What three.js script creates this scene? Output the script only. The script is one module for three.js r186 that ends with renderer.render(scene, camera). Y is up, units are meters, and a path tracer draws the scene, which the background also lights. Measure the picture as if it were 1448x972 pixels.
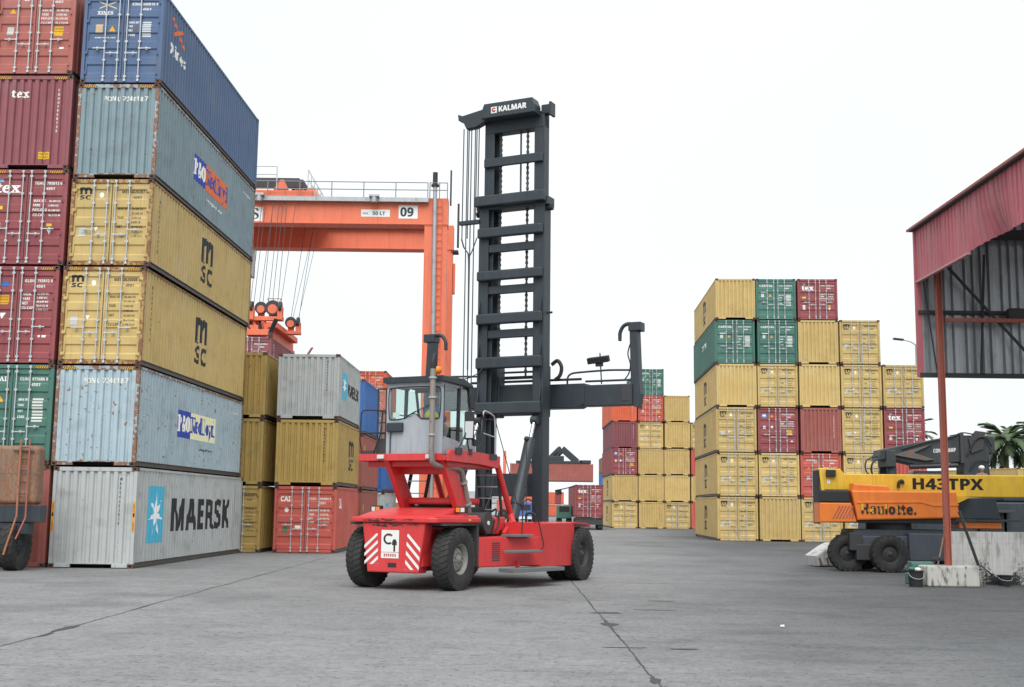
import * as THREE from 'three';
import { RoundedBoxGeometry } from 'three/addons/geometries/RoundedBoxGeometry.js';
import { mergeGeometries } from 'three/addons/utils/BufferGeometryUtils.js';
import { MarchingCubes } from 'three/addons/objects/MarchingCubes.js';

// ---------- camera, sky, sun, exposure ----------
const scene = new THREE.Scene();
const camera = new THREE.PerspectiveCamera(32.01, 1448 / 972, 0.1, 3000);
camera.rotation.order = 'YXZ';
camera.position.set(0, 1.8523, 0);
camera.rotation.set(0.136, 0, 0.0117);
const renderer = new THREE.WebGLRenderer({ antialias: true });
renderer.setSize(1024, 687);
renderer.toneMapping = THREE.LinearToneMapping;
renderer.toneMappingExposure = 1.95;
renderer.shadowMap.enabled = true;
renderer.shadowMap.type = THREE.PCFSoftShadowMap;

// small deterministic noise kit
const hash = (x, y, s) => { let h = Math.imul(x, 374761393) + Math.imul(y, 668265263) + Math.imul(s, 2246822519) | 0; h = Math.imul(h ^ (h >>> 13), 1274126177); return ((h ^ (h >>> 16)) >>> 0) / 4294967296; };
const fade = (t) => t * t * (3 - 2 * t);
function vnoise(x, y, px, py, s) {
  const xi = Math.floor(x), yi = Math.floor(y), fx = fade(x - xi), fy = fade(y - yi);
  const w = (a, p) => ((a % p) + p) % p, x0 = w(xi, px), x1 = w(xi + 1, px), y0 = w(yi, py), y1 = w(yi + 1, py);
  const a = hash(x0, y0, s), b = hash(x1, y0, s), c = hash(x0, y1, s), d = hash(x1, y1, s);
  return a + (b - a) * fx + (c - a) * fy + (a - b - c + d) * fx * fy;
}
function fbm(u, v, cx, cy, oct, s) { let t = 0, k = 0.5, n = 0; for (let o = 0; o < oct; o++) { t += k * vnoise(u * cx, v * cy, cx, cy, s + o * 17); n += k; k *= 0.55; cx *= 2; cy *= 2; } return t / n; }
function rng(seed) { let s = seed >>> 0; return () => { s = (s + 0x6D2B79F5) >>> 0; let t = Math.imul(s ^ (s >>> 15), 1 | s); t = (t + Math.imul(t ^ (t >>> 7), 61 | t)) ^ t; return ((t ^ (t >>> 14)) >>> 0) / 4294967296; }; }
const cl = (x, a = 0, b = 1) => Math.min(b, Math.max(a, x));
const ss = (a, b, x) => fade(cl((x - a) / (b - a)));
const mixc = (a, b, t) => [a[0] + (b[0] - a[0]) * t, a[1] + (b[1] - a[1]) * t, a[2] + (b[2] - a[2]) * t];

{ // overcast sky: an even white deck with soft, faint cloud structure
  const w = 512, h = 256, d = new Float32Array(w * h * 4);
  for (let j = 0; j < h; j++) for (let i = 0; i < w; i++) {
    const u = i / w, v = j / h, n = fbm(u, v, 8, 6, 4, 5), el = Math.max(0, Math.sin((v - 0.5) * Math.PI));
    const k = 0.54 * (0.90 + 0.20 * n) * (0.94 + 0.14 * el), o = (j * w + i) * 4;
    d[o] = k * 0.95; d[o + 1] = k * 1.0; d[o + 2] = k * 1.02; d[o + 3] = 1;
  }
  const t = new THREE.DataTexture(d, w, h, THREE.RGBAFormat, THREE.FloatType);
  t.mapping = THREE.EquirectangularReflectionMapping; t.magFilter = THREE.LinearFilter; t.minFilter = THREE.LinearFilter; t.needsUpdate = true;
  scene.background = t; scene.environment = t;
}
const sun = new THREE.DirectionalLight(new THREE.Color(1, 0.98, 0.95), 1.5);
sun.position.set(-2, 52, 14); sun.target.position.set(0, 0, -30);
sun.castShadow = true; sun.shadow.radius = 85; sun.shadow.mapSize.set(2048, 2048);
Object.assign(sun.shadow.camera, { left: -60, right: 60, top: 60, bottom: -60, near: 1, far: 220 });
scene.add(sun, sun.target);

// ---------- naming helpers ----------
const taken = {};
function numbered(n) { if (!(n in taken)) { taken[n] = 0; return n; } taken[n]++; return n + '_' + String(taken[n]).padStart(3, '0'); }
function thing(name, label, category, group, pos, ry = 0) {
  const g = new THREE.Group(); g.name = numbered(name); g.userData = { label, category }; if (group) g.userData.group = group;
  if (pos) g.position.set(...pos); g.rotation.y = ry; scene.add(g); return g;
}
function part(name, geo, mat, parent, label) {
  const m = new THREE.Mesh(Array.isArray(geo) ? merge(geo) : geo, mat); m.name = name; m.castShadow = m.receiveShadow = true;
  if (label) m.userData.label = label; parent.add(m); return m;
}
function sub(name, parent) { const g = new THREE.Group(); g.name = name; parent.add(g); return g; }
function copyOf(src, label, pos, ry) {
  const c = src.clone(); c.name = numbered(src.name.replace(/_\d{3}$/, '')); c.userData = { ...src.userData }; if (label) c.userData.label = label;
  if (pos) c.position.set(...pos); if (ry !== undefined) c.rotation.y = ry; scene.add(c); return c;
}

// ---------- geometry helpers (uv in metres, by box projection) ----------
function fin(g0) {
  const g = g0.index ? g0.toNonIndexed() : g0;
  if (!g.attributes.normal) g.computeVertexNormals();
  const p = g.attributes.position, uv = new Float32Array(p.count * 2);
  for (let i = 0; i < p.count; i += 3) {
    const ax = p.getX(i + 1) - p.getX(i), ay = p.getY(i + 1) - p.getY(i), az = p.getZ(i + 1) - p.getZ(i), bx = p.getX(i + 2) - p.getX(i), by = p.getY(i + 2) - p.getY(i), bz = p.getZ(i + 2) - p.getZ(i);
    const nx = Math.abs(ay * bz - az * by), ny = Math.abs(az * bx - ax * bz), nz = Math.abs(ax * by - ay * bx);
    for (let k = i; k < i + 3; k++) {
      const x = p.getX(k), y = p.getY(k), z = p.getZ(k);
      uv[k * 2] = nx >= ny && nx >= nz ? z : x; uv[k * 2 + 1] = ny > nx && ny > nz ? z : y;
    }
  }
  g.setAttribute('uv', new THREE.BufferAttribute(uv, 2));
  for (const k of Object.keys(g.attributes)) if (!['position', 'normal', 'uv'].includes(k)) g.deleteAttribute(k);
  return g;
}
const merge = (l) => l.length === 1 ? l[0] : mergeGeometries(l.map((g) => (g.index ? g.toNonIndexed() : g)));
function bb(x0, x1, y0, y1, z0, z1, c = 0) {
  const w = Math.abs(x1 - x0), h = Math.abs(y1 - y0), d = Math.abs(z1 - z0);
  const g = c ? new RoundedBoxGeometry(w, h, d, 2, Math.min(c, w / 2.05, h / 2.05, d / 2.05)) : new THREE.BoxGeometry(w, h, d);
  g.translate((x0 + x1) / 2, (y0 + y1) / 2, (z0 + z1) / 2); return fin(g);
}
function bx(w, h, d, x, y, z, rx = 0, ry = 0, rz = 0, c = 0) {
  const g = c ? new RoundedBoxGeometry(w, h, d, 2, Math.min(c, w / 2.05, h / 2.05, d / 2.05)) : new THREE.BoxGeometry(w, h, d);
  if (rz) g.rotateZ(rz); if (rx) g.rotateX(rx); if (ry) g.rotateY(ry); g.translate(x, y, z); return fin(g);
}
function tb(p, q, r, seg = 8, r2 = r) {
  const a = new THREE.Vector3(...p), b = new THREE.Vector3(...q), d = b.clone().sub(a), L = d.length();
  const g = new THREE.CylinderGeometry(r2, r, L, seg); g.translate(0, L / 2, 0);
  g.applyQuaternion(new THREE.Quaternion().setFromUnitVectors(new THREE.Vector3(0, 1, 0), d.normalize())); g.translate(a.x, a.y, a.z); return fin(g);
}
function beam(p, q, w, h, c = 0) { // a square bar from p to q: w across, h in the upright sense
  const a = new THREE.Vector3(...p), b = new THREE.Vector3(...q), d = b.clone().sub(a), L = d.length();
  const g = c ? new RoundedBoxGeometry(w, h, L, 2, c) : new THREE.BoxGeometry(w, h, L);
  const m = new THREE.Matrix4().lookAt(a, b, new THREE.Vector3(0, Math.abs(d.y) / L > 0.99 ? 0 : 1, Math.abs(d.y) / L > 0.99 ? 1 : 0)); g.applyMatrix4(m);
  g.translate((a.x + b.x) / 2, (a.y + b.y) / 2, (a.z + b.z) / 2); return fin(g);
}
function pipe(pts, r, seg = 6, n = 0, tension = 0.5, closed = false) {
  const c = new THREE.CatmullRomCurve3(pts.map((p) => new THREE.Vector3(...p)), closed, 'catmullrom', tension);
  return fin(new THREE.TubeGeometry(c, n || pts.length * 6, r, seg, closed));
}
function poly(pts, depth, bevel = 0) {
  const s = new THREE.Shape(pts.map((p) => new THREE.Vector2(p[0], p[1])));
  return new THREE.ExtrudeGeometry(s, { depth: depth - 2 * bevel, bevelEnabled: bevel > 0, bevelSize: bevel, bevelThickness: bevel, bevelSegments: 2, bevelOffset: -bevel }).translate(0, 0, bevel);
}
const planX = (pts, y0, y1, b = 0) => fin(poly(pts.map(([x, z]) => [x, -z]), y1 - y0, b).rotateX(-Math.PI / 2).translate(0, y0, 0));
const sideX = (pts, x0, x1, b = 0) => fin(poly(pts.map(([z, y]) => [-z, y]), x1 - x0, b).rotateY(Math.PI / 2).translate(x0, 0, 0));
const frontX = (pts, z0, z1, b = 0) => fin(poly(pts, z1 - z0, b).translate(0, 0, z0));
const mirX = (g) => { const h = g.clone(); h.scale(-1, 1, 1); const p = h.attributes; for (const k of ['position', 'normal', 'uv']) { const a = p[k], n = a.itemSize; for (let i = 0; i < a.count; i += 3) for (let c = 0; c < n; c++) { const t = a.array[(i + 1) * n + c]; a.array[(i + 1) * n + c] = a.array[(i + 2) * n + c]; a.array[(i + 2) * n + c] = t; } } return h; };
const disc = (r, w, x, y, z, seg = 20) => fin(new THREE.CylinderGeometry(r, r, w, seg).rotateZ(Math.PI / 2).translate(x, y, z)); // axis along x
const ball = (r, x, y, z, sx = 1, sy = 1, sz = 1) => fin(new THREE.SphereGeometry(r, 14, 10).scale(sx, sy, sz).translate(x, y, z));

// ---------- textures and materials ----------
const lin = (c) => (c <= 0.04045 ? c / 12.92 : Math.pow((c + 0.055) / 1.055, 2.4)), enc = (c) => (c <= 0.0031308 ? c * 12.92 : 1.055 * Math.pow(c, 1 / 2.4) - 0.055);
const ENC = new Uint8Array(4097); for (let i = 0; i <= 4096; i++) ENC[i] = Math.round(255 * enc(i / 4096));
const e8 = (x) => ENC[Math.round(cl(x) * 4096)];
function tex(w, h, mx, my, fn, srgb = true) { // fn(u, v) -> linear rgb; covers mx by my metres
  const d = new Uint8Array(w * h * 4);
  for (let j = 0; j < h; j++) for (let i = 0; i < w; i++) {
    const c = fn(i / w, j / h, i, j), o = (j * w + i) * 4;
    if (srgb) { d[o] = e8(c[0]); d[o + 1] = e8(c[1]); d[o + 2] = e8(c[2]); } else d[o] = d[o + 1] = d[o + 2] = Math.round(255 * cl(c));
    d[o + 3] = 255;
  }
  const t = new THREE.DataTexture(d, w, h); if (srgb) t.colorSpace = THREE.SRGBColorSpace;
  t.wrapS = t.wrapT = THREE.RepeatWrapping; t.magFilter = THREE.LinearFilter; t.minFilter = THREE.LinearMipmapLinearFilter; t.generateMipmaps = true; t.repeat.set(1 / mx, 1 / my); t.needsUpdate = true; return t;
}
// weathered paint: bleached patches, water streaks, grime, chips and rust spots with drips
function paintTex(base, { rust = 0.1, dirt = 0.3, streak = 0.5, bleach = 0.3, w = 1024, h = 256, mx = 12.2, my = 2.95, seed = 1 } = {}) {
  const R1 = [0.16, 0.055, 0.02], R2 = [0.30, 0.12, 0.045], grey = (base[0] + base[1] + base[2]) / 3 * 0.6 + 0.16;
  return tex(w, h, mx, my, (u, v, i, j) => {
    const big = fbm(u, v, 6, 2, 3, seed), mid = fbm(u, v, 40, 10, 3, seed + 3), st = vnoise(u * 210, v * 2, 210, 2, seed + 5), st2 = vnoise(u * 90, v * 3, 90, 3, seed + 6), g = hash(i, j, seed);
    let c = mixc(base, [grey, grey * 0.98, grey * 0.94], bleach * ss(0.48, 0.85, big) * 0.34 + bleach * 0.08 * mid);
    let k = 1 + 0.16 * (big - 0.5) + 0.14 * (mid - 0.5) + 0.07 * (g - 0.5);
    k *= 1 - streak * 0.36 * ss(0.62, 0.95, st) * ss(0.3, 0.7, st2);
    c = [c[0] * k, c[1] * k, c[2] * k];
    const dm = dirt * ss(0.52, 0.8, fbm(u, v, 22, 7, 4, seed + 9)) * 0.5; c = mixc(c, [0.10, 0.085, 0.07], dm);
    const rn = fbm(u, v, 150, 40, 3, seed + 11), drip = vnoise(u * 260, v * 5, 260, 5, seed + 13), rp = fbm(u, v, 10, 4, 2, seed + 15);
    const thr = 0.86 - 0.22 * rust - 0.16 * rust * rp; const rm = ss(thr, thr + 0.05, rn * 0.8 + 0.2 * drip);
    if (rm > 0) c = mixc(c, mixc(R1, R2, g), rm * 0.9);
    return c;
  });
}
const std = (o) => new THREE.MeshStandardMaterial(o);
const rgb = (r, g, b) => new THREE.Color().setRGB(r, g, b);
const L = (hex) => { const c = new THREE.Color(hex); return [c.r, c.g, c.b]; };
const PAINT = {};
function paint(key, base, o = {}, m = {}) { // a paint texture, plus shifted variants that share it
  const t = paintTex(base, { ...o, seed: 11 + Object.keys(PAINT).length * 31 });
  PAINT[key] = [0, 1, 2, 3].map((k) => { const q = k ? t.clone() : t; q.offset.set(0.23 * k, 0.31 * k); q.needsUpdate = true; const f = [1, 0.93, 1.06, 0.97][k]; return std({ map: q, color: rgb(f, f, f), roughness: 0.62, metalness: 0, ...m }); });
}
const small = { w: 512, h: 512, mx: 3, my: 3 };
paint('tan', [0.56, 0.405, 0.150], { rust: 0.2, dirt: 0.25, bleach: 0.42 });
paint('rusttan', [0.42, 0.28, 0.10], { rust: 1.35, dirt: 0.6, bleach: 0.3 });
paint('rustblue', [0.33, 0.42, 0.46], { rust: 1.5, dirt: 0.6, bleach: 0.3 });
paint('ochre', [0.40, 0.27, 0.075], { rust: 0.4, dirt: 0.5, bleach: 0.3 });
paint('maroon', [0.28, 0.062, 0.070], { rust: 0.2, dirt: 0.3, bleach: 0.35 });
paint('brick', [0.36, 0.105, 0.085], { rust: 0.3, dirt: 0.35, bleach: 0.4 });
paint('scarlet', [0.52, 0.10, 0.075], { rust: 0.25, dirt: 0.25, bleach: 0.3 });
paint('plum', [0.24, 0.070, 0.085], { rust: 0.15, dirt: 0.25, bleach: 0.4 });
paint('green', [0.055, 0.165, 0.130], { rust: 0.15, dirt: 0.3, bleach: 0.2 });
paint('navy', [0.075, 0.132, 0.25], { rust: 0.2, dirt: 0.4, bleach: 0.35 });
paint('blue', [0.03, 0.14, 0.42], { rust: 0.15, dirt: 0.25, bleach: 0.2 });
paint('skyblue', [0.37, 0.475, 0.53], { rust: 0.5, dirt: 0.35, bleach: 0.4 });
paint('steelblue', [0.20, 0.28, 0.315], { rust: 0.32, dirt: 0.4, bleach: 0.4 });
paint('palegrey', [0.44, 0.465, 0.465], { rust: 0.2, dirt: 0.45, bleach: 0.3 });
paint('orange', [0.62, 0.12, 0.05], { rust: 0.2, dirt: 0.3, bleach: 0.3 });
paint('truckred', [0.60, 0.038, 0.040], { ...small, rust: 0.25, dirt: 0.28, bleach: 0.10, streak: 0.3 }, { roughness: 0.42 });
paint('mast', [0.025, 0.036, 0.046], { ...small, rust: 0.05, dirt: 0.2, bleach: 0.12 }, { roughness: 0.5 });
paint('cabgrey', [0.34, 0.37, 0.405], { ...small, rust: 0, dirt: 0.25, bleach: 0.2 }, { roughness: 0.5 });
paint('crane', [0.76, 0.175, 0.085], { ...small, rust: 0.12, dirt: 0.3, bleach: 0.25, mx: 8, my: 8 }, { roughness: 0.55 });
paint('liftyellow', [0.72, 0.45, 0.025], { ...small, rust: 0.12, dirt: 0.2, bleach: 0.15 }, { roughness: 0.45 });
paint('liftorange', [0.80, 0.20, 0.025], { ...small, rust: 0.05, dirt: 0.15, bleach: 0.1 }, { roughness: 0.4 });
paint('shedred', [0.50, 0.13, 0.16], { ...small, rust: 0.15, dirt: 0.3, bleach: 0.5 });
paint('zinc', [0.40, 0.42, 0.44], { ...small, rust: 0.25, dirt: 0.5, bleach: 0.2 }, { roughness: 0.42, metalness: 0.55 });
paint('oxide', [0.40, 0.11, 0.075], { ...small, rust: 0.45, dirt: 0.35, bleach: 0.3 });
paint('concrete', [0.52, 0.51, 0.48], { ...small, mx: 2, my: 2, rust: 0.1, dirt: 1.9, bleach: 0.3 }, { roughness: 0.9 });
paint('railgrey', [0.10, 0.10, 0.098], { rust: 0.7, dirt: 0.6, bleach: 0.3 });
paint('tilewhite', [0.58, 0.58, 0.56], { ...small, rust: 0.1, dirt: 0.9, bleach: 0.1 }, { roughness: 0.5 });
paint('brown', [0.23, 0.15, 0.105], { ...small, rust: 1.2, dirt: 0.9, bleach: 0.3 });
const M = {};
for (const k in PAINT) M[k] = PAINT[k][0];
Object.assign(M, {
  black: std({ color: rgb(0.02, 0.02, 0.022), roughness: 0.6 }), dark: std({ color: rgb(0.045, 0.045, 0.048), roughness: 0.7 }),
  steel: std({ color: rgb(0.42, 0.44, 0.46), roughness: 0.45, metalness: 0.4 }), galv: std({ color: rgb(0.50, 0.53, 0.55), roughness: 0.5, metalness: 0.3 }),
  chrome: std({ color: rgb(0.6, 0.6, 0.6), roughness: 0.25, metalness: 0.9 }), white: std({ color: rgb(0.75, 0.75, 0.73), roughness: 0.6 }),
  beacon: std({ color: rgb(0.85, 0.22, 0.01), roughness: 0.25 }), amber: std({ color: rgb(0.85, 0.40, 0.01), roughness: 0.3 }),
  yellow: std({ color: rgb(0.75, 0.45, 0.02), roughness: 0.5 }), lens: std({ color: rgb(0.6, 0.62, 0.62), roughness: 0.15 }),
  exhaust: std({ map: paintTex([0.28, 0.25, 0.22], { ...small, rust: 0.6, dirt: 0.6, seed: 901 }), roughness: 0.6, metalness: 0.3 }),
  rubber: std({ map: paintTex([0.022, 0.022, 0.023], { ...small, mx: 1.5, my: 1.5, rust: 0, dirt: 0.5, bleach: 0.25, seed: 911 }), roughness: 0.85 }),
  glass: new THREE.MeshPhysicalMaterial({ color: rgb(0.90, 0.965, 0.955), roughness: 0.03, transmission: 1, thickness: 0, ior: 1.5 }),
  seal: std({ color: rgb(0.03, 0.03, 0.03), roughness: 0.8 }), rope: std({ color: rgb(0.06, 0.065, 0.07), roughness: 0.6 }),
  steptread: std({ color: rgb(0.16, 0.17, 0.17), roughness: 0.7, metalness: 0.2 }), zincrail: std({ color: rgb(0.22, 0.24, 0.26), roughness: 0.6 }),
  tar: std({ color: rgb(0.05, 0.05, 0.052), roughness: 0.8 }),
});

// one atlas for all lettering and emblems
const AT = document.createElement('canvas'); AT.width = AT.height = 2048; const ax = AT.getContext('2d'); ax.clearRect(0, 0, 2048, 2048);
let shX = 4, shY = 4, shH = 0; const DEC = {};
function dec(key, w, h, draw) {
  if (DEC[key]) return DEC[key];
  if (shX + w + 4 > 2048) { shX = 4; shY += shH + 4; shH = 0; }
  if (shY + h > 2048) throw new Error('atlas full at ' + key);
  ax.save(); ax.beginPath(); ax.rect(shX, shY, w, h); ax.clip(); ax.translate(shX, shY); draw(ax, w, h); ax.restore();
  DEC[key] = { u0: shX / 2048, u1: (shX + w) / 2048, v1: 1 - shY / 2048, v0: 1 - (shY + h) / 2048, r: w / h };
  shX += w + 4; shH = Math.max(shH, h); return DEC[key];
}
const atlasTex = new THREE.CanvasTexture(AT); atlasTex.colorSpace = THREE.SRGBColorSpace; atlasTex.magFilter = THREE.LinearFilter;
const DM = std({ map: atlasTex, transparent: true, roughness: 0.65 });
function fit(c, str, x, y, w, font) { c.font = font; const k = w / c.measureText(str).width; c.save(); c.translate(x, y); c.scale(k, 1); c.fillText(str, 0, 0); c.restore(); }
function text(key, str, color, { font = 'bold', fam = 'sans-serif', h = 48, pad = 2, sx = 1 } = {}) {
  if (DEC[key]) return DEC[key];
  ax.font = `${font} ${h}px ${fam}`; const w = Math.ceil(ax.measureText(str).width * sx + 2 * pad + 4);
  return dec(key, w, Math.ceil(h * 1.08), (c) => { c.font = `${font} ${h}px ${fam}`; c.fillStyle = color; c.textBaseline = 'alphabetic'; c.scale(sx, 1); c.fillText(str, pad + 1, h * 0.86); });
}
// a flat decal rectangle given by its lower left corner, its right vector and its up vector
function flat(uv, o, r, u, n = 1) {
  const g = new THREE.BufferGeometry(), P = [], U = [];
  const pt = (a, b) => P.push(o[0] + r[0] * a + u[0] * b, o[1] + r[1] * a + u[1] * b, o[2] + r[2] * a + u[2] * b), q = (a, b) => U.push(uv.u0 + (uv.u1 - uv.u0) * a, uv.v0 + (uv.v1 - uv.v0) * b);
  for (const [a, b] of [[0, 0], [1, 0], [1, 1], [0, 0], [1, 1], [0, 1]]) { pt(a, b); q(a, b); }
  g.setAttribute('position', new THREE.Float32BufferAttribute(P, 3)); g.setAttribute('uv', new THREE.Float32BufferAttribute(U, 2)); g.computeVertexNormals(); return g;
}
// ---------- ground ----------
{
  const xs = [], zs = [];
  for (const s of [-1500, -700, -350, -200, -120, -80, -60, -48, -40, -34, -30]) xs.push(s);
  for (let x = -27; x <= 27.01; x += 0.25) xs.push(x);
  for (const s of [30, 34, 40, 48, 60, 80, 120, 200, 350, 700, 1500]) xs.push(s);
  for (const s of [400, 150, 60, 25, 10, 0]) zs.push(s);
  for (let z = -4; z > -8; z -= 1) zs.push(z);
  for (let z = -8; z >= -62; z -= 0.25) zs.push(z);
  for (let z = -63; z >= -130; z -= 1.2) zs.push(z);
  for (const s of [-140, -170, -220, -300, -450, -800, -2000]) zs.push(s);
  const P = [], U = [], C = [], I = [], nx = xs.length;
  const nz = (x, z, f, s, oct = 3) => fbm(x * f / 64 + 8, z * f / 64 + 8, 64, 64, oct, s);
  for (const z of zs) for (const x of xs) {
    P.push(x, 0, z); U.push(x, z);
    const big = nz(x, z, 0.09, 1), mid = nz(x, z, 0.5, 2), strk = nz(x * 0.35, z, 1.5, 3), fine = nz(x, z, 2.2, 4, 2);
    // pale slabs in the lane, older and tyre-blackened paving over towards the shed
    const edge = x - 1.9 - 5.5 * (nz(x, z, 0.16, 7) - 0.45) + 0.10 * (z + 14);
    let k = 1 - 0.50 * ss(-2.5, 5.5, edge) - 0.08 * ss(8, 13, x + (z + 30) * 0.1);
    k *= 0.82 + 0.36 * big; k *= 0.88 + 0.24 * mid; k *= 1 - 0.22 * ss(0.58, 0.78, strk) * (0.35 + 0.65 * ss(-3, 4, edge)); k *= 0.95 + 0.1 * fine;
    k *= 1 - 0.20 * ss(0.62, 0.74, nz(x, z, 0.3, 21, 4));
    if (z < -60) k *= 0.95;
    const warm = 1 - 0.035 * ss(-1, 5, edge);
    C.push(0.262 * k * warm, 0.263 * k, 0.267 * k * (2 - warm));
  }
  for (let j = 0; j < zs.length - 1; j++) for (let i = 0; i < nx - 1; i++) { const a = j * nx + i; I.push(a, a + 1, a + nx, a + 1, a + nx + 1, a + nx); }
  const g = new THREE.BufferGeometry(); g.setAttribute('position', new THREE.Float32BufferAttribute(P, 3)); g.setAttribute('uv', new THREE.Float32BufferAttribute(U, 2)); g.setAttribute('color', new THREE.Float32BufferAttribute(C, 3)); g.setIndex(I); g.computeVertexNormals();
  const grain = tex(1024, 1024, 6, 6, (u, v, i, j) => { // aggregate, scuffs and dust
    const a = fbm(u, v, 90, 90, 3, 61), b = fbm(u, v, 9, 9, 4, 71), c = hash(i, j, 3), sc = ss(0.72, 0.86, vnoise(u * 12 + 2 * b, v * 150, 12, 150, 81)), pit = ss(0.80, 0.9, vnoise(u * 170, v * 170, 170, 170, 83));
    const k = cl(0.80 + 0.38 * (a - 0.5) + 0.22 * (b - 0.5) + 0.34 * (c - 0.5) - 0.16 * sc - 0.34 * pit, 0.2, 1); return [k, k, k];
  });
  const bump = tex(512, 512, 2.3, 2.3, (u, v, i, j) => 0.5 + 0.5 * (fbm(u, v, 80, 80, 3, 91) - 0.5) + 0.2 * (hash(i, j, 9) - 0.5), false);
  const ground = part('ground', g, std({ map: grain, vertexColors: true, roughness: 0.93, bumpMap: bump, bumpScale: 0.006 }), scene); taken.ground = 0; ground.userData = { kind: 'structure', label: 'worn grey concrete and asphalt paving of the container yard' };
  // slab joints filled with tar, and tar-patched spalls
  const R = rng(5);
  const ribbon = (pts, w) => { const P2 = [], n = pts.length; for (let i = 0; i < n - 1; i++) { const [x0, z0, w0] = pts[i], [x1, z1, w1] = pts[i + 1], y = 0.004; P2.push(x0 - w0, y, z0, x0 + w0, y, z0, x1 + w1, y, z1, x0 - w0, y, z0, x1 + w1, y, z1, x1 - w1, y, z1); } const q = new THREE.BufferGeometry(); q.setAttribute('position', new THREE.Float32BufferAttribute(P2, 3)); q.computeVertexNormals(); return fin(q); };
  const joint = (x, z0, z1, wob) => { const pts = []; for (let z = z0; z > z1; z -= 0.22) pts.push([x + wob * (vnoise(z * 0.7, 0, 999, 9, 3) - 0.5) + 0.02 * (R() - 0.5), z, 0.008 + 0.016 * R() * R() + 0.016 * ss(0.6, 0.9, vnoise(z * 0.5, x, 999, 99, 8))]); return ribbon(pts); };
  part('joint', joint(1.6, -8, -60, 0.03), M.tar, ground); part('joint', joint(-6.57, -8, -44, 0.08), M.tar, ground);
  const blot = (x, z, a, b, s) => { const q = [], n = 22, r2 = rng(s), y = 0.0045; const rr = (() => { const b = Array.from({ length: n }, () => 0.5 + 0.8 * r2()); return b.map((q, i) => 0.4 * q + 0.3 * b[(i + 1) % n] + 0.3 * b[(i + n - 1) % n]); })(); for (let i = 0; i < n; i++) { const t0 = i / n * 6.2832, t1 = (i + 1) / n * 6.2832, k = rr[i], k1 = rr[(i + 1) % n]; q.push(x, y, z, x + a * k1 * Math.cos(t1), y, z + b * k1 * Math.sin(t1), x + a * k * Math.cos(t0), y, z + b * k * Math.sin(t0)); } const gg = new THREE.BufferGeometry(); gg.setAttribute('position', new THREE.Float32BufferAttribute(q, 3)); gg.computeVertexNormals(); return fin(gg); };
  for (const [x, z, a, b, s] of [[1.75, -21.9, 0.32, 0.16, 1], [2.35, -16.4, 0.22, 0.08, 2], [1.62, -19.7, 0.16, 0.3, 3], [-6.55, -18.1, 0.08, 0.5, 4], [-6.5, -17.2, 0.05, 0.3, 5], [1.6, -13.4, 0.07, 0.25, 6], [2.7, -22.6, 0.5, 0.06, 7], [1.55, -16.5, 0.4, 0.04, 8], [3.1, -24.8, 0.3, 0.07, 9]]) part('tar_patch', blot(x, z, a, b, s), M.tar, ground);
}

// ---------- lettering used on the containers ----------
const K = '#23262b', Wt = '#e9ebe6';
const lines = (c, rows, x, y, h, gap, col) => { c.fillStyle = col; for (const r of rows) { c.font = `bold ${h}px sans-serif`; if (r) c.fillText(r, x, y); y += h + gap; } };
function mscLogo(c, x, y, w, h, col) { // three-letter mark, two lines
  c.fillStyle = col; c.strokeStyle = col; const t = w * 0.19;
  c.lineWidth = t; c.lineJoin = 'round';
  c.fillRect(x + w * 0.06, y + h * 0.02, t, h * 0.50);
  for (const k of [0.06, 0.46]) { c.beginPath(); c.moveTo(x + w * k + t / 2, y + h * 0.24); c.quadraticCurveTo(x + w * k + t / 2, y + h * 0.08, x + w * (k + 0.24), y + h * 0.08); c.quadraticCurveTo(x + w * (k + 0.36) + t / 2, y + h * 0.08, x + w * (k + 0.36) + t / 2, y + h * 0.22); c.lineTo(x + w * (k + 0.36) + t / 2, y + h * 0.52); c.stroke(); }
  c.fillRect(x - 4, y + h * 0.53, w * 0.3, h * 0.025);
  c.textBaseline = 'alphabetic'; fit(c, 'SC', x + w * 0.04, y + h * 0.98, w * 0.92, `900 ${h * 0.50}px sans-serif`);
}
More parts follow.
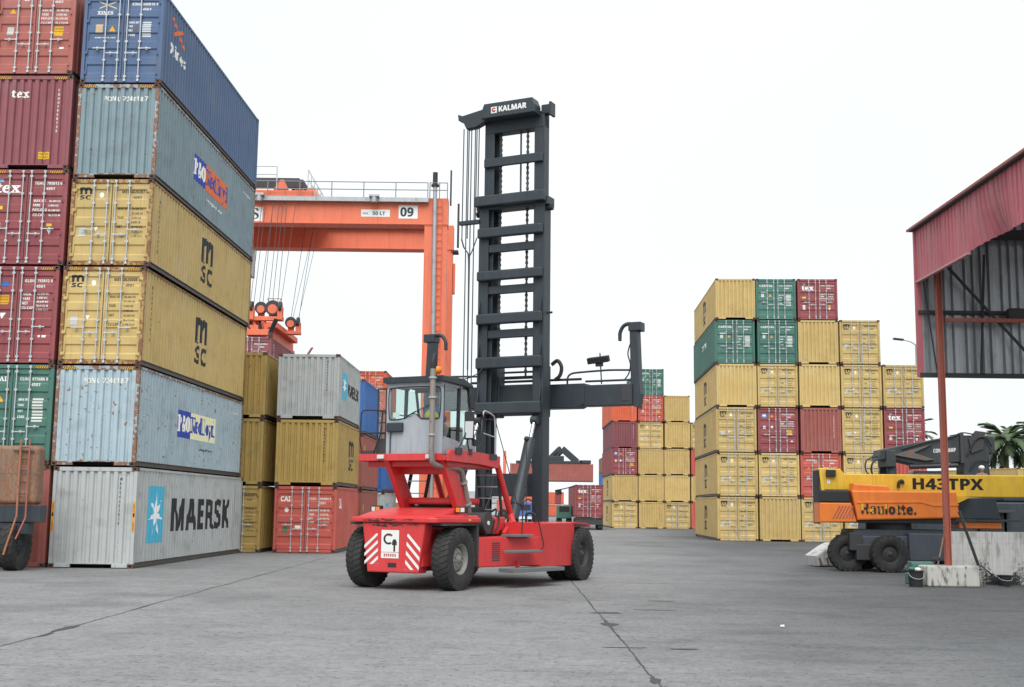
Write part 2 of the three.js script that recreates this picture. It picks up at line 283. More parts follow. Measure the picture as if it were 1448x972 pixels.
const D = {
  mscSide: dec('mscSide', 200, 220, (c, w, h) => mscLogo(c, 6, 2, w - 22, h - 6, K)),
  mscDoorL: dec('mscDoorL', 150, 330, (c) => { mscLogo(c, 8, 6, 58, 62, K); c.fillStyle = '#e5e8e2'; c.beginPath(); c.ellipse(112, 44, 11, 14, 0, 0, 7); c.fill(); c.fillStyle = '#b9bcb6'; c.fillRect(14, 210, 36, 44); c.fillStyle = '#e9e9e4'; c.beginPath(); c.moveTo(80, 205); c.lineTo(104, 205); c.lineTo(92, 228); c.fill(); }),
  mscDoorR: [['MEDU', '426287 8', '42G1'], ['MEDU', '820088 0', '45G1'], ['MSCU', '318354 2', '42G1']].map((n, i) => dec('mscDoorR' + i, 190, 330, (c) => { lines(c, [n[0]], 40, 34, 22, 4, K); lines(c, [n[1]], 102, 34, 22, 4, K); lines(c, [n[2]], 110, 62, 20, 4, K); lines(c, ['MAX.WT.', '', 'TARE', '', 'NET', '', 'CU.CAP.'], 20, 118, 17, 6, '#4a4436'); lines(c, ['30.480 KG', '67.200 LB', '3.940 KG', '8.690 LB', '26.540 KG', '76.4 CU.M', '2.700 CU.F'], 104, 118, 14, 9, '#5a5342'); })),
  texDoorL: dec('texDoorL', 150, 330, (c) => { c.fillStyle = Wt; c.font = '900 70px serif'; c.fillText('tex', 14, 82, 122); c.fillStyle = '#6fb7d6'; c.fillRect(28, 12, 20, 16); c.fillStyle = '#dcc23a'; c.fillRect(18, 150, 34, 18); c.fillStyle = '#cfd2cc'; c.fillRect(20, 235, 26, 50); }),
  texDoorR: dec('texDoorR', 190, 330, (c) => { lines(c, ['TGHU', '', ''], 24, 40, 22, 6, Wt); lines(c, ['795813 6', '45G1'], 94, 40, 22, 6, Wt); lines(c, ['MAX.WT.', 'TARE', 'PAYLOAD', 'CU.CAP.'], 22, 128, 19, 5, Wt); lines(c, ['30.480 KG', '3.900 KG', '26.580 KG', '76.3 CU.M'], 112, 128, 15, 9, Wt); c.fillStyle = '#d9b32e'; c.fillRect(110, 238, 30, 14); c.fillStyle = '#dfe2de'; c.beginPath(); c.moveTo(108, 262); c.lineTo(142, 262); c.lineTo(125, 292); c.fill(); }),
  texWall: dec('texWall', 150, 70, (c) => { c.fillStyle = Wt; c.font = '900 76px serif'; c.fillText('tex', 6, 60, 136); }),
  gldDoorL: dec('gldDoorL', 150, 330, (c) => { c.fillStyle = '#2f62a8'; c.fillRect(84, 42, 34, 24); c.fillStyle = '#d9a31c'; c.fillRect(64, 108, 58, 48); c.fillStyle = '#5a3a10'; c.font = 'bold 13px sans-serif'; for (let k = 0; k < 3; k++) c.fillText('CAUTION', 67, 122 + k * 14, 52); c.fillStyle = Wt; c.beginPath(); c.moveTo(76, 196); c.lineTo(112, 196); c.lineTo(94, 226); c.fill(); }),
  gldDoorR: dec('gldDoorR', 190, 330, (c) => { lines(c, ['GLDU'], 20, 44, 22, 6, Wt); lines(c, ['755812 0', '45G1'], 92, 44, 22, 6, Wt); lines(c, ['MGW.', 'TARE', 'NET', 'CU.CAP.'], 14, 110, 19, 4, Wt); lines(c, ['32.500 KG', '3.880 KG', '28.620 KG', '76.4 CU.M', '2.690 CU.F'], 96, 106, 15, 5, Wt); c.fillStyle = Wt; c.fillRect(118, 306, 12, 12); c.fillRect(140, 306, 24, 12); }),
  capDoorL: dec('capDoorL', 150, 330, (c) => { c.fillStyle = Wt; c.font = '900 30px serif'; c.fillText('CAPITAL', 8, 46, 130); c.fillRect(20, 100, 60, 8); c.fillStyle = '#c7cbc5'; c.fillRect(24, 120, 28, 34); c.fillStyle = '#e0a420'; c.beginPath(); c.moveTo(108, 120); c.lineTo(92, 148); c.lineTo(124, 148); c.fill(); }),
  capDoorR: dec('capDoorR', 190, 330, (c) => { lines(c, ['CLHU'], 24, 42, 22, 6, Wt); lines(c, ['875686 0', '45G1'], 94, 42, 22, 6, Wt); lines(c, ['MAX WT', 'TARE', 'NET', 'CUBE'], 22, 140, 16, 12, Wt); c.fillStyle = '#cfd4cf'; for (let k = 0; k < 8; k++) c.fillRect(104, 128 + k * 15, 62, 10); }),
  genDoorL: dec('genDoorL', 150, 330, (c) => { lines(c, ['JINXING'], 30, 40, 20, 4, Wt); c.strokeStyle = '#bfe0e2'; c.lineWidth = 5; c.beginPath(); c.arc(112, 46, 11, 0, 7); c.stroke(); c.fillStyle = '#e0a420'; c.beginPath(); c.moveTo(50, 96); c.lineTo(34, 124); c.lineTo(66, 124); c.fill(); c.fillStyle = '#b9bdb8'; c.fillRect(28, 196, 32, 42); }),
  genDoorR: dec('genDoorR', 190, 330, (c) => { lines(c, ['TCNU'], 30, 42, 22, 6, Wt); lines(c, ['601559 6', '45G1'], 92, 42, 22, 6, Wt); lines(c, ['MAX.WT.', 'TARE', 'PAYLOAD', 'CU.CAP.'], 16, 112, 18, 5, Wt); lines(c, ['30.480 KG', '3.970 KG', '26.510 KG', '76.3 CU.M'], 102, 112, 16, 7, Wt); c.fillStyle = '#dcaa18'; c.fillRect(96, 192, 56, 52); c.fillStyle = '#4a3208'; c.font = 'bold 12px sans-serif'; c.fillText('CAUTION', 99, 208, 50); c.fillText('9.6 HIGH', 99, 224, 50); c.fillStyle = Wt; c.fillRect(134, 300, 26, 12); }),
  xinDoorL: dec('xinDoorL', 150, 330, (c) => { c.strokeStyle = '#c9c2a8'; c.lineWidth = 6; c.beginPath(); c.moveTo(40, 14); c.quadraticCurveTo(80, 34, 122, 50); c.moveTo(40, 50); c.quadraticCurveTo(80, 30, 122, 14); c.stroke(); c.fillStyle = Wt; c.font = '900 24px serif'; c.fillText('XINES', 34, 84, 94); c.fillStyle = '#c3a98a'; c.fillRect(30, 134, 34, 46); c.fillStyle = '#e0a420'; c.beginPath(); c.moveTo(108, 144); c.lineTo(92, 174); c.lineTo(124, 174); c.fill(); c.fillStyle = Wt; c.font = 'bold 13px sans-serif'; c.fillText('www.xines.com', 26, 208, 104); }),
  xinDoorR: dec('xinDoorR', 190, 330, (c) => { lines(c, ['XINU'], 26, 34, 22, 6, Wt); lines(c, ['800018 9', '45G1'], 92, 34, 22, 6, Wt); lines(c, ['MAX.WT', 'TARE', 'NET', 'CUBE'], 14, 130, 16, 6, Wt); c.fillStyle = '#5d6066'; c.fillRect(40, 136, 26, 34); c.fillStyle = '#c9cfd4'; for (let k = 0; k < 7; k++) c.fillRect(96, 120 + k * 12, 52, 9); }),
  caiDoorL: dec('caiDoorL', 150, 330, (c) => { c.fillStyle = Wt; fit(c, 'CAI', 8, 62, 62, '900 42px sans-serif'); c.beginPath(); c.ellipse(48, 118, 12, 16, 0, 0, 7); c.fill(); c.fillStyle = '#5a7358'; c.fillRect(26, 226, 32, 40); c.fillStyle = Wt; c.fillRect(100, 218, 36, 22); }),
  caiDoorR: dec('caiDoorR', 190, 330, (c) => { lines(c, ['CAXU'], 10, 52, 22, 6, Wt); lines(c, ['396884 8', '22G1'], 88, 52, 22, 6, Wt); lines(c, ['MAX.WT.', 'TARE', 'NET', 'CUBE'], 12, 126, 18, 8, Wt); lines(c, ['30.480 KG', '2.220 KG', '28.260 KG', '33.2 CU.M'], 96, 126, 16, 10, Wt); }),
  ponuWall: text('ponuWall', 'PONU 724018 7', Wt, { h: 36 }), vertNum: dec('vertNum', 26, 300, (c) => { c.fillStyle = K; c.font = 'bold 24px sans-serif'; 'MEDU4262878'.split('').forEach((q, i) => c.fillText(q, 3, 24 + i * 27)); }),
  vertNumW: dec('vertNumW', 26, 300, (c) => { c.fillStyle = Wt; c.font = 'bold 24px sans-serif'; 'TGHU7958136'.split('').forEach((q, i) => c.fillText(q, 3, 24 + i * 27)); }),
  star: dec('star', 200, 210, (c, w, h) => { c.fillStyle = '#4bb4d4'; c.fillRect(0, 0, w, h); c.fillStyle = '#f2f5f3'; c.beginPath(); for (let k = 0; k < 14; k++) { const r = k % 2 ? 26 : 88, t = -Math.PI / 2 + k * Math.PI / 7; c.lineTo(w / 2 + r * Math.cos(t), h / 2 + r * Math.sin(t)); } c.fill(); }),
  maersk: text('maersk', 'MAERSK', K, { h: 130, font: '900', sx: 1.32 }),
  pando: dec('pando', 140, 88, (c, w, h) => { c.fillStyle = '#2a45a8'; c.fillRect(0, 0, w, h); c.fillStyle = '#f2f0e4'; fit(c, 'P&O', 4, 68, 132, '900 72px serif'); }),
  nedCream: dec('nedCream', 300, 88, (c, w, h) => { c.fillStyle = '#eae7bf'; c.fillRect(0, 0, w, h); c.fillStyle = '#2a45a8'; fit(c, 'Nedlloyd', 8, 66, 284, '900 72px serif'); }),
  nedOrange: dec('nedOrange', 300, 88, (c, w, h) => { c.fillStyle = '#e0713c'; c.fillRect(0, 0, w, h); c.fillStyle = '#3a4a9c'; fit(c, 'Nedlloyd', 8, 66, 284, '900 72px serif'); }),
  ponuSide: text('ponuSide', 'PONU 724018', Wt, { h: 26 }), tinyRow: text('tinyRow', 'www.ponl.com', K, { h: 22 }), whiteRow: text('whiteRow', 'www.ponl.com', Wt, { h: 30 }),
  xinSide: dec('xinSide', 140, 160, (c) => { c.strokeStyle = '#e0713c'; c.lineWidth = 13; c.beginPath(); c.moveTo(14, 10); c.lineTo(120, 74); c.moveTo(24, 66); c.lineTo(106, 14); c.stroke(); c.fillStyle = Wt; fit(c, 'Xines', 6, 142, 128, '900 56px sans-serif'); }),
  caiSide: text('caiSide', 'CAI', Wt, { h: 70, font: '900' }), texSide: text('texSide', 'tex', Wt, { h: 60, font: '900', fam: 'serif' }), capSide: text('capSide', 'CAPITAL', Wt, { h: 46, font: '900', fam: 'serif' }),
  hazard: dec('hazard', 160, 34, (c, w, h) => { c.fillStyle = '#d9a420'; c.fillRect(0, 0, w, h); c.fillStyle = '#23211d'; for (let k = -1; k < 7; k++) { c.beginPath(); c.moveTo(k * 28, h); c.lineTo(k * 28 + 13, h); c.lineTo(k * 28 + 31, 0); c.lineTo(k * 28 + 18, 0); c.fill(); } }),
  postTag: dec('postTag', 26, 260, (c, w, h) => { c.fillStyle = '#e0991a'; c.fillRect(0, 0, w, h); c.fillStyle = '#2a2010'; c.fillRect(4, 96, 18, 34); c.save(); c.translate(19, 88); c.rotate(-Math.PI / 2); c.font = 'bold 17px sans-serif'; c.fillText('9 6 HIGH', 0, 0); c.restore(); c.save(); c.translate(19, 250); c.rotate(-Math.PI / 2); c.font = 'bold 17px sans-serif'; c.fillText('CAUTION', 0, 0); c.restore(); }),
  yellowTag: dec('yellowTag', 70, 44, (c, w, h) => { c.fillStyle = '#dcae22'; c.fillRect(0, 0, w, h); c.fillStyle = '#4a3c10'; c.font = 'bold 16px sans-serif'; c.fillText('CAUTION', 5, 19, 60); c.fillText('9.6 HIGH', 5, 37, 60); }),
  evDoorL: dec('evDoorL', 150, 330, (c) => { c.fillStyle = '#5a86c0'; c.fillRect(14, 26, 44, 44); c.fillStyle = '#e8e2d0'; c.fillRect(22, 36, 28, 18); c.fillStyle = '#e08a1e'; c.beginPath(); c.moveTo(106, 34); c.lineTo(90, 64); c.lineTo(122, 64); c.fill(); c.fillStyle = '#cfd2cc'; c.fillRect(22, 150, 26, 34); c.fillStyle = Wt; c.beginPath(); c.ellipse(106, 164, 12, 15, 0, 0, 7); c.fill(); }),
};

const ORD = ['first', 'second', 'third', 'fourth', 'fifth', 'sixth'];
// ---------- shipping containers ----------
const HALF = 1.219, GEO = {};
const memo = (k, f) => GEO[k] || (GEO[k] = f());
M.casting = std({ color: rgb(0.10, 0.055, 0.042), roughness: 0.8 }); M.deck = std({ color: rgb(0.07, 0.055, 0.045), roughness: 0.9 });
function corr(s0, s1, pitch, depth, inner = 0.30, slope = 0.18) {
  const n = Math.max(1, Math.round((s1 - s0 - 0.12) / pitch)), p = (s1 - s0 - 0.12) / n, out = [[s0, 0]];
  for (let i = 0; i < n; i++) { const a = s0 + 0.06 + i * p; out.push([a + p * (0.5 - inner / 2 - slope), 0], [a + p * (0.5 - inner / 2), -depth], [a + p * (0.5 + inner / 2), -depth], [a + p * (0.5 + inner / 2 + slope), 0]); }
  out.push([s1, 0]); return out;
}
const at = (pts, s) => { for (let i = 1; i < pts.length; i++) if (s <= pts[i][0]) { const [a, x] = pts[i - 1], [b, y] = pts[i]; return x + (y - x) * (s - a) / (b - a || 1); } return 0; };
const slice = (pts, a, b) => [[a, at(pts, a)], ...pts.filter(([s]) => s > a + 1e-4 && s < b - 1e-4), [b, at(pts, b)]];
// quads along a profile: map(s, t, off) -> xyz; s runs along the profile, t across it
function strip(pts, t0, t1, map, uvf, lift = 0) {
  const P = [], U = [];
  for (let i = 0; i < pts.length - 1; i++) {
    const [a, x] = pts[i], [b, y] = pts[i + 1], q = [[a, t0, x], [b, t0, y], [b, t1, y], [a, t0, x], [b, t1, y], [a, t1, x]];
    for (const [s, t, o] of q) { P.push(...map(s, t, o + lift)); U.push(...uvf(s, t)); }
  }
  const g = new THREE.BufferGeometry(); g.setAttribute('position', new THREE.Float32BufferAttribute(P, 3)); g.setAttribute('uv', new THREE.Float32BufferAttribute(U, 2)); g.computeVertexNormals(); return g;
}
const plainUV = (s, t) => [s, t];
const SIDEW = (Ln) => corr(0.16, Ln - 0.16, 0.278, 0.036), ENDW = () => corr(0.11, 2.328, 0.245, 0.055, 0.26, 0.13);
const wallMap = {
  sideA: (Ln) => (s, t, o) => [1.203 + o, t, -s], sideB: (Ln) => (s, t, o) => [-1.203 - o, t, -Ln + s],
  end: () => (s, t, o) => [-HALF + s, t, -0.02 + o], back: (Ln) => (s, t, o) => [HALF - s, t, -Ln + 0.02 - o],
};
function decalOn(uv, face, Ln, s0, s1, y0, y1) {
  const pts = face === 'end' || face === 'back' ? ENDW() : SIDEW(Ln);
  return strip(slice(pts, s0, s1), y0, y1, wallMap[face](Ln), (s, t) => [uv.u0 + (uv.u1 - uv.u0) * (s - s0) / (s1 - s0), uv.v0 + (uv.v1 - uv.v0) * (t - y0) / (y1 - y0)], 0.005);
}
const DOORP = (H) => { const y0 = 0.15, y1 = H - 0.135, n = H > 2.75 ? 5 : 4, p = (y1 - y0 - 0.10) / n, out = [[y0, 0]]; for (let i = 0; i < n; i++) { const a = y0 + 0.05 + i * p; out.push([a + 0.22 * p, 0], [a + 0.30 * p, -0.034], [a + 0.72 * p, -0.034], [a + 0.80 * p, 0]); } out.push([y1, 0]); return out; };
const DZ = -0.045; // door face, behind the corner posts
const doorMap = (y, x, o) => [x, y, DZ + o];
function doorDecal(uv, H, x0, x1, y0, y1) {
  const g = strip(slice(DOORP(H), y0, y1), x0, x1, doorMap, (s, t) => [uv.u0 + (uv.u1 - uv.u0) * (t - x0) / (x1 - x0), uv.v0 + (uv.v1 - uv.v0) * (s - y0) / (y1 - y0)], 0.005);
  return flip(g);
}
function flip(g) { for (const k of ['position', 'uv', 'normal']) { const a = g.attributes[k], n = a.itemSize; for (let i = 0; i < a.count; i += 3) for (let c = 0; c < n; c++) { const t = a.array[(i + 1) * n + c]; a.array[(i + 1) * n + c] = a.array[(i + 2) * n + c]; a.array[(i + 2) * n + c] = t; } } g.computeVertexNormals(); return g; }
const frameGeo = (Ln, H, end) => memo('f' + Ln + H + end, () => {
  const l = [], w = HALF;
  for (const sx of [-1, 1]) {
    l.push(bb(sx * (w - 0.002), sx * (w - 0.105), 0.118, H - 0.118, -0.15, -0.004, 0.012), bb(sx * (w - 0.002), sx * (w - 0.105), 0.118, H - 0.118, -Ln + 0.004, -Ln + 0.15));
    l.push(bb(sx * (w - 0.008), sx * (w - 0.068), H - 0.085, H - 0.012, -Ln + 0.178, -0.178)); // top rail
  }
  for (const [z0, z1] of [[-0.09, -0.01], [-Ln + 0.01, -Ln + 0.09]]) {
    l.push(bb(-w + 0.162, w - 0.162, H - 0.13, H - 0.014, z0, z1, 0.008));
    if (end === 'door') l.push(bb(-w + 0.162, w - 0.162, 0.02, 0.135, z0, z1, 0.008));
    else l.push(bb(-w + 0.162, -0.60, 0.02, 0.13, z0, z1, 0.008), bb(0.60, w - 0.162, 0.02, 0.13, z0, z1, 0.008), bb(-0.60, 0.60, 0.118, 0.147, z0, z1));
  }
  return merge(l);
});
const railGeo = (Ln, sx) => memo('rail' + Ln + sx, () => { const l = [], w = HALF; l.push(bb(sx * (w - 0.055), sx * (w - 0.063), 0.03, 0.165, -Ln + 0.178, -0.178), bb(sx * (w - 0.010), sx * (w - 0.055), 0.150, 0.162, -Ln + 0.178, -0.178), bb(sx * (w - 0.012), sx * (w - 0.055), 0.022, 0.032, -Ln + 0.178, -0.178)); return merge(l); });
const castGeo = memo('cast', () => { const s = new THREE.Shape([[-0.081, 0], [0.081, 0], [0.081, 0.118], [-0.081, 0.118]].map((p) => new THREE.Vector2(...p))); const h = new THREE.Path(); h.absellipse(0, 0.06, 0.042, 0.03, 0, Math.PI * 2, true); s.holes.push(h); return merge([fin(new THREE.ExtrudeGeometry(s, { depth: 0.03, bevelEnabled: false, curveSegments: 5 }).translate(0, 0, -0.03)), bb(-0.081, 0.081, 0, 0.118, -0.178, -0.09), bb(0.06, 0.081, 0, 0.118, -0.09, -0.03), bb(-0.081, -0.06, 0, 0.118, -0.09, -0.03)]); });
const sideGeo = (Ln, H, f) => memo('s' + Ln + H + f, () => strip(SIDEW(Ln), 0.155, H - 0.08, wallMap[f](Ln), plainUV));
const endGeo = (Ln, H, f) => memo('e' + Ln + H + f, () => strip(ENDW(), 0.125, H - 0.12, wallMap[f](Ln), plainUV));
const roofGeo = (Ln, H) => memo('r' + Ln + H, () => bb(-1.16, 1.16, H - 0.05, H - 0.03, -Ln + 0.09, -0.09));
const floorGeo = (Ln) => memo('fl' + Ln, () => { const l = [bb(-1.155, 1.155, 0.135, 0.152, -Ln + 0.09, -0.09)]; for (let z = -0.6; z > -Ln + 0.4; z -= 0.6) l.push(bb(-1.155, 1.155, 0.03, 0.134, z, z - 0.05)); return merge(l); });
const leafGeo = (H, sx) => memo('leaf' + H + sx, () => {
  const x0 = 0.012, x1 = 1.108, y0 = 0.15, y1 = H - 0.135, a = sx > 0 ? x0 : -x1, b = sx > 0 ? x1 : -x0, l = [flip(strip(DOORP(H), a + 0.055, b - 0.055, doorMap, (s, t) => [t, s]))];
  l.push(bb(a, a + 0.055, y0, y1, DZ - 0.045, DZ, 0.006), bb(b - 0.055, b, y0, y1, DZ - 0.045, DZ, 0.006), bb(a, b, y0, y1, DZ - 0.07, DZ - 0.06)); return merge(l.map((g) => g));
});
const rodGeo = (H) => memo('rod' + H, () => { const l = [tb([0, 0.06, 0], [0, H - 0.06, 0], 0.019, 8)]; for (const y of [0.2, 0.72, 1.30, H - 0.75, H - 0.22]) l.push(bb(-0.045, 0.045, y - 0.03, y + 0.03, -0.036, 0.012, 0.006)); l.push(bb(-0.035, 0.035, 0.045, 0.12, -0.03, 0.028, 0.008), bb(-0.035, 0.035, H - 0.12, H - 0.045, -0.03, 0.028, 0.008)); return merge(l); });
const handleGeo = (sx) => memo('hd' + sx, () => merge([bb(0, sx * 0.36, -0.016, 0.016, 0.012, 0.03, 0.006), bb(sx * 0.19, sx * 0.25, -0.045, 0.045, -0.035, 0.012, 0.006), bb(-0.03, 0.03, -0.035, 0.035, -0.01, 0.03, 0.006)]));
const hingeGeo = memo('hinge', () => merge([bb(-0.06, 0.055, -0.04, 0.04, -0.02, 0.022, 0.006), tb([0, -0.055, 0.012], [0, 0.055, 0.012], 0.02, 6)]));
const sealGeo = (H) => memo('seal' + H, () => merge([bb(-1.115, 1.115, 0.137, H - 0.13, DZ - 0.10, DZ - 0.085), bb(-0.010, 0.010, 0.15, H - 0.135, DZ - 0.085, DZ - 0.012)]));
const doorSets = { msc: ['mscDoorL', 'mscDoorR'], tex: ['texDoorL', 'texDoorR'], gld: ['gldDoorL', 'gldDoorR'], cap: ['capDoorL', 'capDoorR'], gen: ['genDoorL', 'genDoorR'], xin: ['xinDoorL', 'xinDoorR'], cai: ['caiDoorL', 'caiDoorR'], ev: ['evDoorL', 'genDoorR'] };
let contN = 0;
function container(o) {
  const { label, group, pos, ry = 0, Ln = 12.192, color, end = 'wall', doors, lod = 1, side = [], endMarks = [], name = 'shipping_container' } = o, H = Math.round(o.H * 1000) / 1000;
  const t = thing(name, label, 'container', group, pos, ry), n = contN++, mat = PAINT[color][o.v ?? n % 4];
  part('frame', frameGeo(Ln, H, end), o.post ? PAINT[o.post][1] : mat, t);
  for (const sx of [-1, 1]) part('bottom_rail', railGeo(Ln, sx), PAINT.railgrey[n % 4], t);
  part('side_panel', sideGeo(Ln, H, 'sideA'), mat, t); part('side_panel', sideGeo(Ln, H, 'sideB'), mat, t);
  part('roof_panel', roofGeo(Ln, H), mat, t); part('floor', floorGeo(Ln), M.deck, t); part('end_panel', endGeo(Ln, H, 'back'), mat, t);
  for (const sx of [-1, 1]) for (const y of [0, H - 0.118]) for (const b of [0, 1]) { const c = part('corner_casting', castGeo, M.casting, t); c.position.set(sx * (HALF - 0.081), y, b ? -Ln : 0); if (b) c.rotation.y = Math.PI; }
  if (end === 'wall') part('end_panel', endGeo(Ln, H, 'end'), mat, t);
  else {
    part('door_seal', sealGeo(H), M.seal, t);
    for (const sx of [-1, 1]) {
      const d = part('door', leafGeo(H, sx), mat, t);
      for (const k of [0.115, 0.485]) { const r = part('lock_rod', rodGeo(H), M.galv, d); r.position.set(sx * k * 1.09, 0, DZ + 0.055); if (lod < 3) { const hd = part('door_handle', handleGeo(sx), M.galv, d); hd.position.set(sx * k * 1.09, k < 0.3 ? 0.93 : 1.08, DZ + 0.055); } }
      if (lod < 2) for (const y of [0.32, 0.95, H - 0.95, H - 0.35]) { const h = part('hinge', hingeGeo, mat, d); h.position.set(sx * 1.11, y, DZ + 0.02); }
      const key = doors && doorSets[doors][sx > 0 ? 1 : 0]; let uv = key && D[key]; if (Array.isArray(uv)) uv = uv[o.num ?? n % 3];
      if (uv) part('markings', doorDecal(uv, H, sx > 0 ? 0.07 : -1.05, sx > 0 ? 1.05 : -0.07, H - 0.22 - 1.98, H - 0.22), DM, d);
    }
  }
  const hc = H > 2.75 && lod < 2;
  if (hc && o.hazard !== false) for (const sx of [-1, 1]) { const x = sx > 0 ? 0.66 : -1.04; part('hazard_stripes', flat(D.hazard, [x, H - 0.122, -0.007], [0.38, 0, 0], [0, 0.075, 0]), DM, t); }
  for (const [key, face, s0, s1, y0, y1] of side) part('side_marking', decalOn(D[key], face, Ln, s0, s1, y0, y1), DM, t);
  for (const [key, s0, s1, y0, y1] of endMarks) part('end_marking', decalOn(D[key], 'end', Ln, s0, s1, y0, y1), DM, t);
  if (o.postTags) for (const x of [-1.205, 1.135]) part('post_sticker', flat(D.postTag, [x, 1.02, -0.0015], [0.07, 0, 0], [0, 0.86, 0]), DM, t);
  return t;
}
const frameOf = (x, z, ry) => (lx, lz) => [x + Math.cos(ry) * lx + Math.sin(ry) * lz, z - Math.sin(ry) * lx + Math.cos(ry) * lz];
const msc = (face) => [['mscSide', face, 5.3, 6.95, 0.66, 2.32]];
// tall stack, two columns
{
  const ry = -0.0265, fr = frameOf(-10.701, -34.57, ry), G = 'containers of the tallest stack', dx = [0.0, -0.095, -0.085, 0.0, 0.025, 0.05, 0.07];
  const base = [0, 2.898, 5.833, 8.763, 11.412, 14.351], Hs = [2.875, 2.912, 2.907, 2.627, 2.916, 2.896];
  const spec = [
    { color: 'palegrey', v: 0, postTags: true, hazard: false, side: [['star', 'sideA', 1.12, 2.66, 0.68, 2.36], ['maersk', 'sideA', 3.3, 10.5, 0.70, 2.20], ['vertNum', 'sideA', 11.1, 11.25, 1.5, 2.6]], endMarks: [['vertNum', 1.90, 2.02, 1.2, 2.6]], label: 'pale grey container with blue star square and huge black side lettering, on the ground' },
    { color: 'skyblue', v: 0, post: 'rustblue', side: [['pando', 'sideA', 3.95, 5.33, 1.08, 1.96], ['nedCream', 'sideA', 5.33, 8.36, 1.08, 1.96], ['ponuSide', 'sideA', 10.4, 11.5, 2.30, 2.42], ['tinyRow', 'sideA', 6.4, 8.2, 0.72, 0.84]], endMarks: [['ponuWall', 0.75, 2.15, 2.34, 2.58]], label: 'rusty light blue container with blue and cream side sign, second up in tallest stack' },
    { color: 'tan', v: 0, end: 'door', doors: 'msc', num: 1, post: 'rusttan', side: [...msc('sideA'), ['vertNum', 'sideA', 0.7, 0.84, 0.75, 2.5]], label: 'tan container with closed doors and black side logo, third up in tallest stack' },
    { color: 'tan', v: 1, end: 'door', doors: 'msc', num: 0, post: 'rusttan', side: [['mscSide', 'sideA', 5.3, 6.95, 0.52, 2.14], ['vertNum', 'sideA', 0.7, 0.84, 0.5, 2.2]], label: 'tan container with closed doors and black side logo, fourth up in tallest stack' },
    { color: 'steelblue', v: 0, post: 'rustblue', side: [['pando', 'sideA', 3.95, 5.35, 1.10, 1.98], ['nedOrange', 'sideA', 5.35, 8.24, 1.08, 1.98], ['whiteRow', 'sideA', 5.45, 7.6, 0.72, 0.88], ['ponuSide', 'sideA', 10.4, 11.5, 2.30, 2.42]], endMarks: [['ponuWall', 0.75, 2.15, 2.34, 2.56]], label: 'slate blue container with blue and orange side sign, fifth up in tallest stack' },
    { color: 'navy', v: 0, end: 'door', doors: 'xin', side: [['xinSide', 'sideA', 0.8, 2.5, 1.15, 2.55]], label: 'blue container with orange cross emblem on its side, top of tallest stack' },
  ];
  spec.forEach((s, i) => { const [x, z] = fr(-HALF + dx[i], 0); container({ ...s, H: Hs[i], group: G, pos: [x, base[i], z], ry, lod: 1 }); });
  const spec2 = [
    { color: 'brick', v: 0, label: 'rust red container on the ground beside the grey star container' },
    { color: 'green', end: 'door', doors: 'cap', label: 'green container with closed doors beside the rusty light blue container' },
    { color: 'maroon', v: 0, end: 'door', doors: 'gld', label: 'dark red container with yellow caution sticker, beside third tier of the tan stack' },
    { color: 'maroon', v: 1, end: 'door', doors: 'tex', label: 'dark red container with white three-letter name on doors, above the caution-sticker container' },
    { color: 'plum', endMarks: [['texWall', 0.55, 1.22, 2.17, 2.46], ['vertNumW', 1.98, 2.08, 1.1, 2.5], ['yellowTag', 1.5, 1.85, 0.30, 0.52]], label: 'plum container with ribbed blank end beside the slate blue container' },
    { color: 'brick', v: 2, end: 'door', doors: 'gen', label: 'brick red container with yellow door sticker on top of the plum container' },
  ];
  spec2.forEach((s, i) => { const [x, z] = fr(-3 * HALF - 0.10 - 0.05 * ((i * 7) % 3), 0.03 * (i % 2)); container({ ...s, H: 2.9, group: G, pos: [x, i * 2.922, z], ry, lod: 1 }); });
}
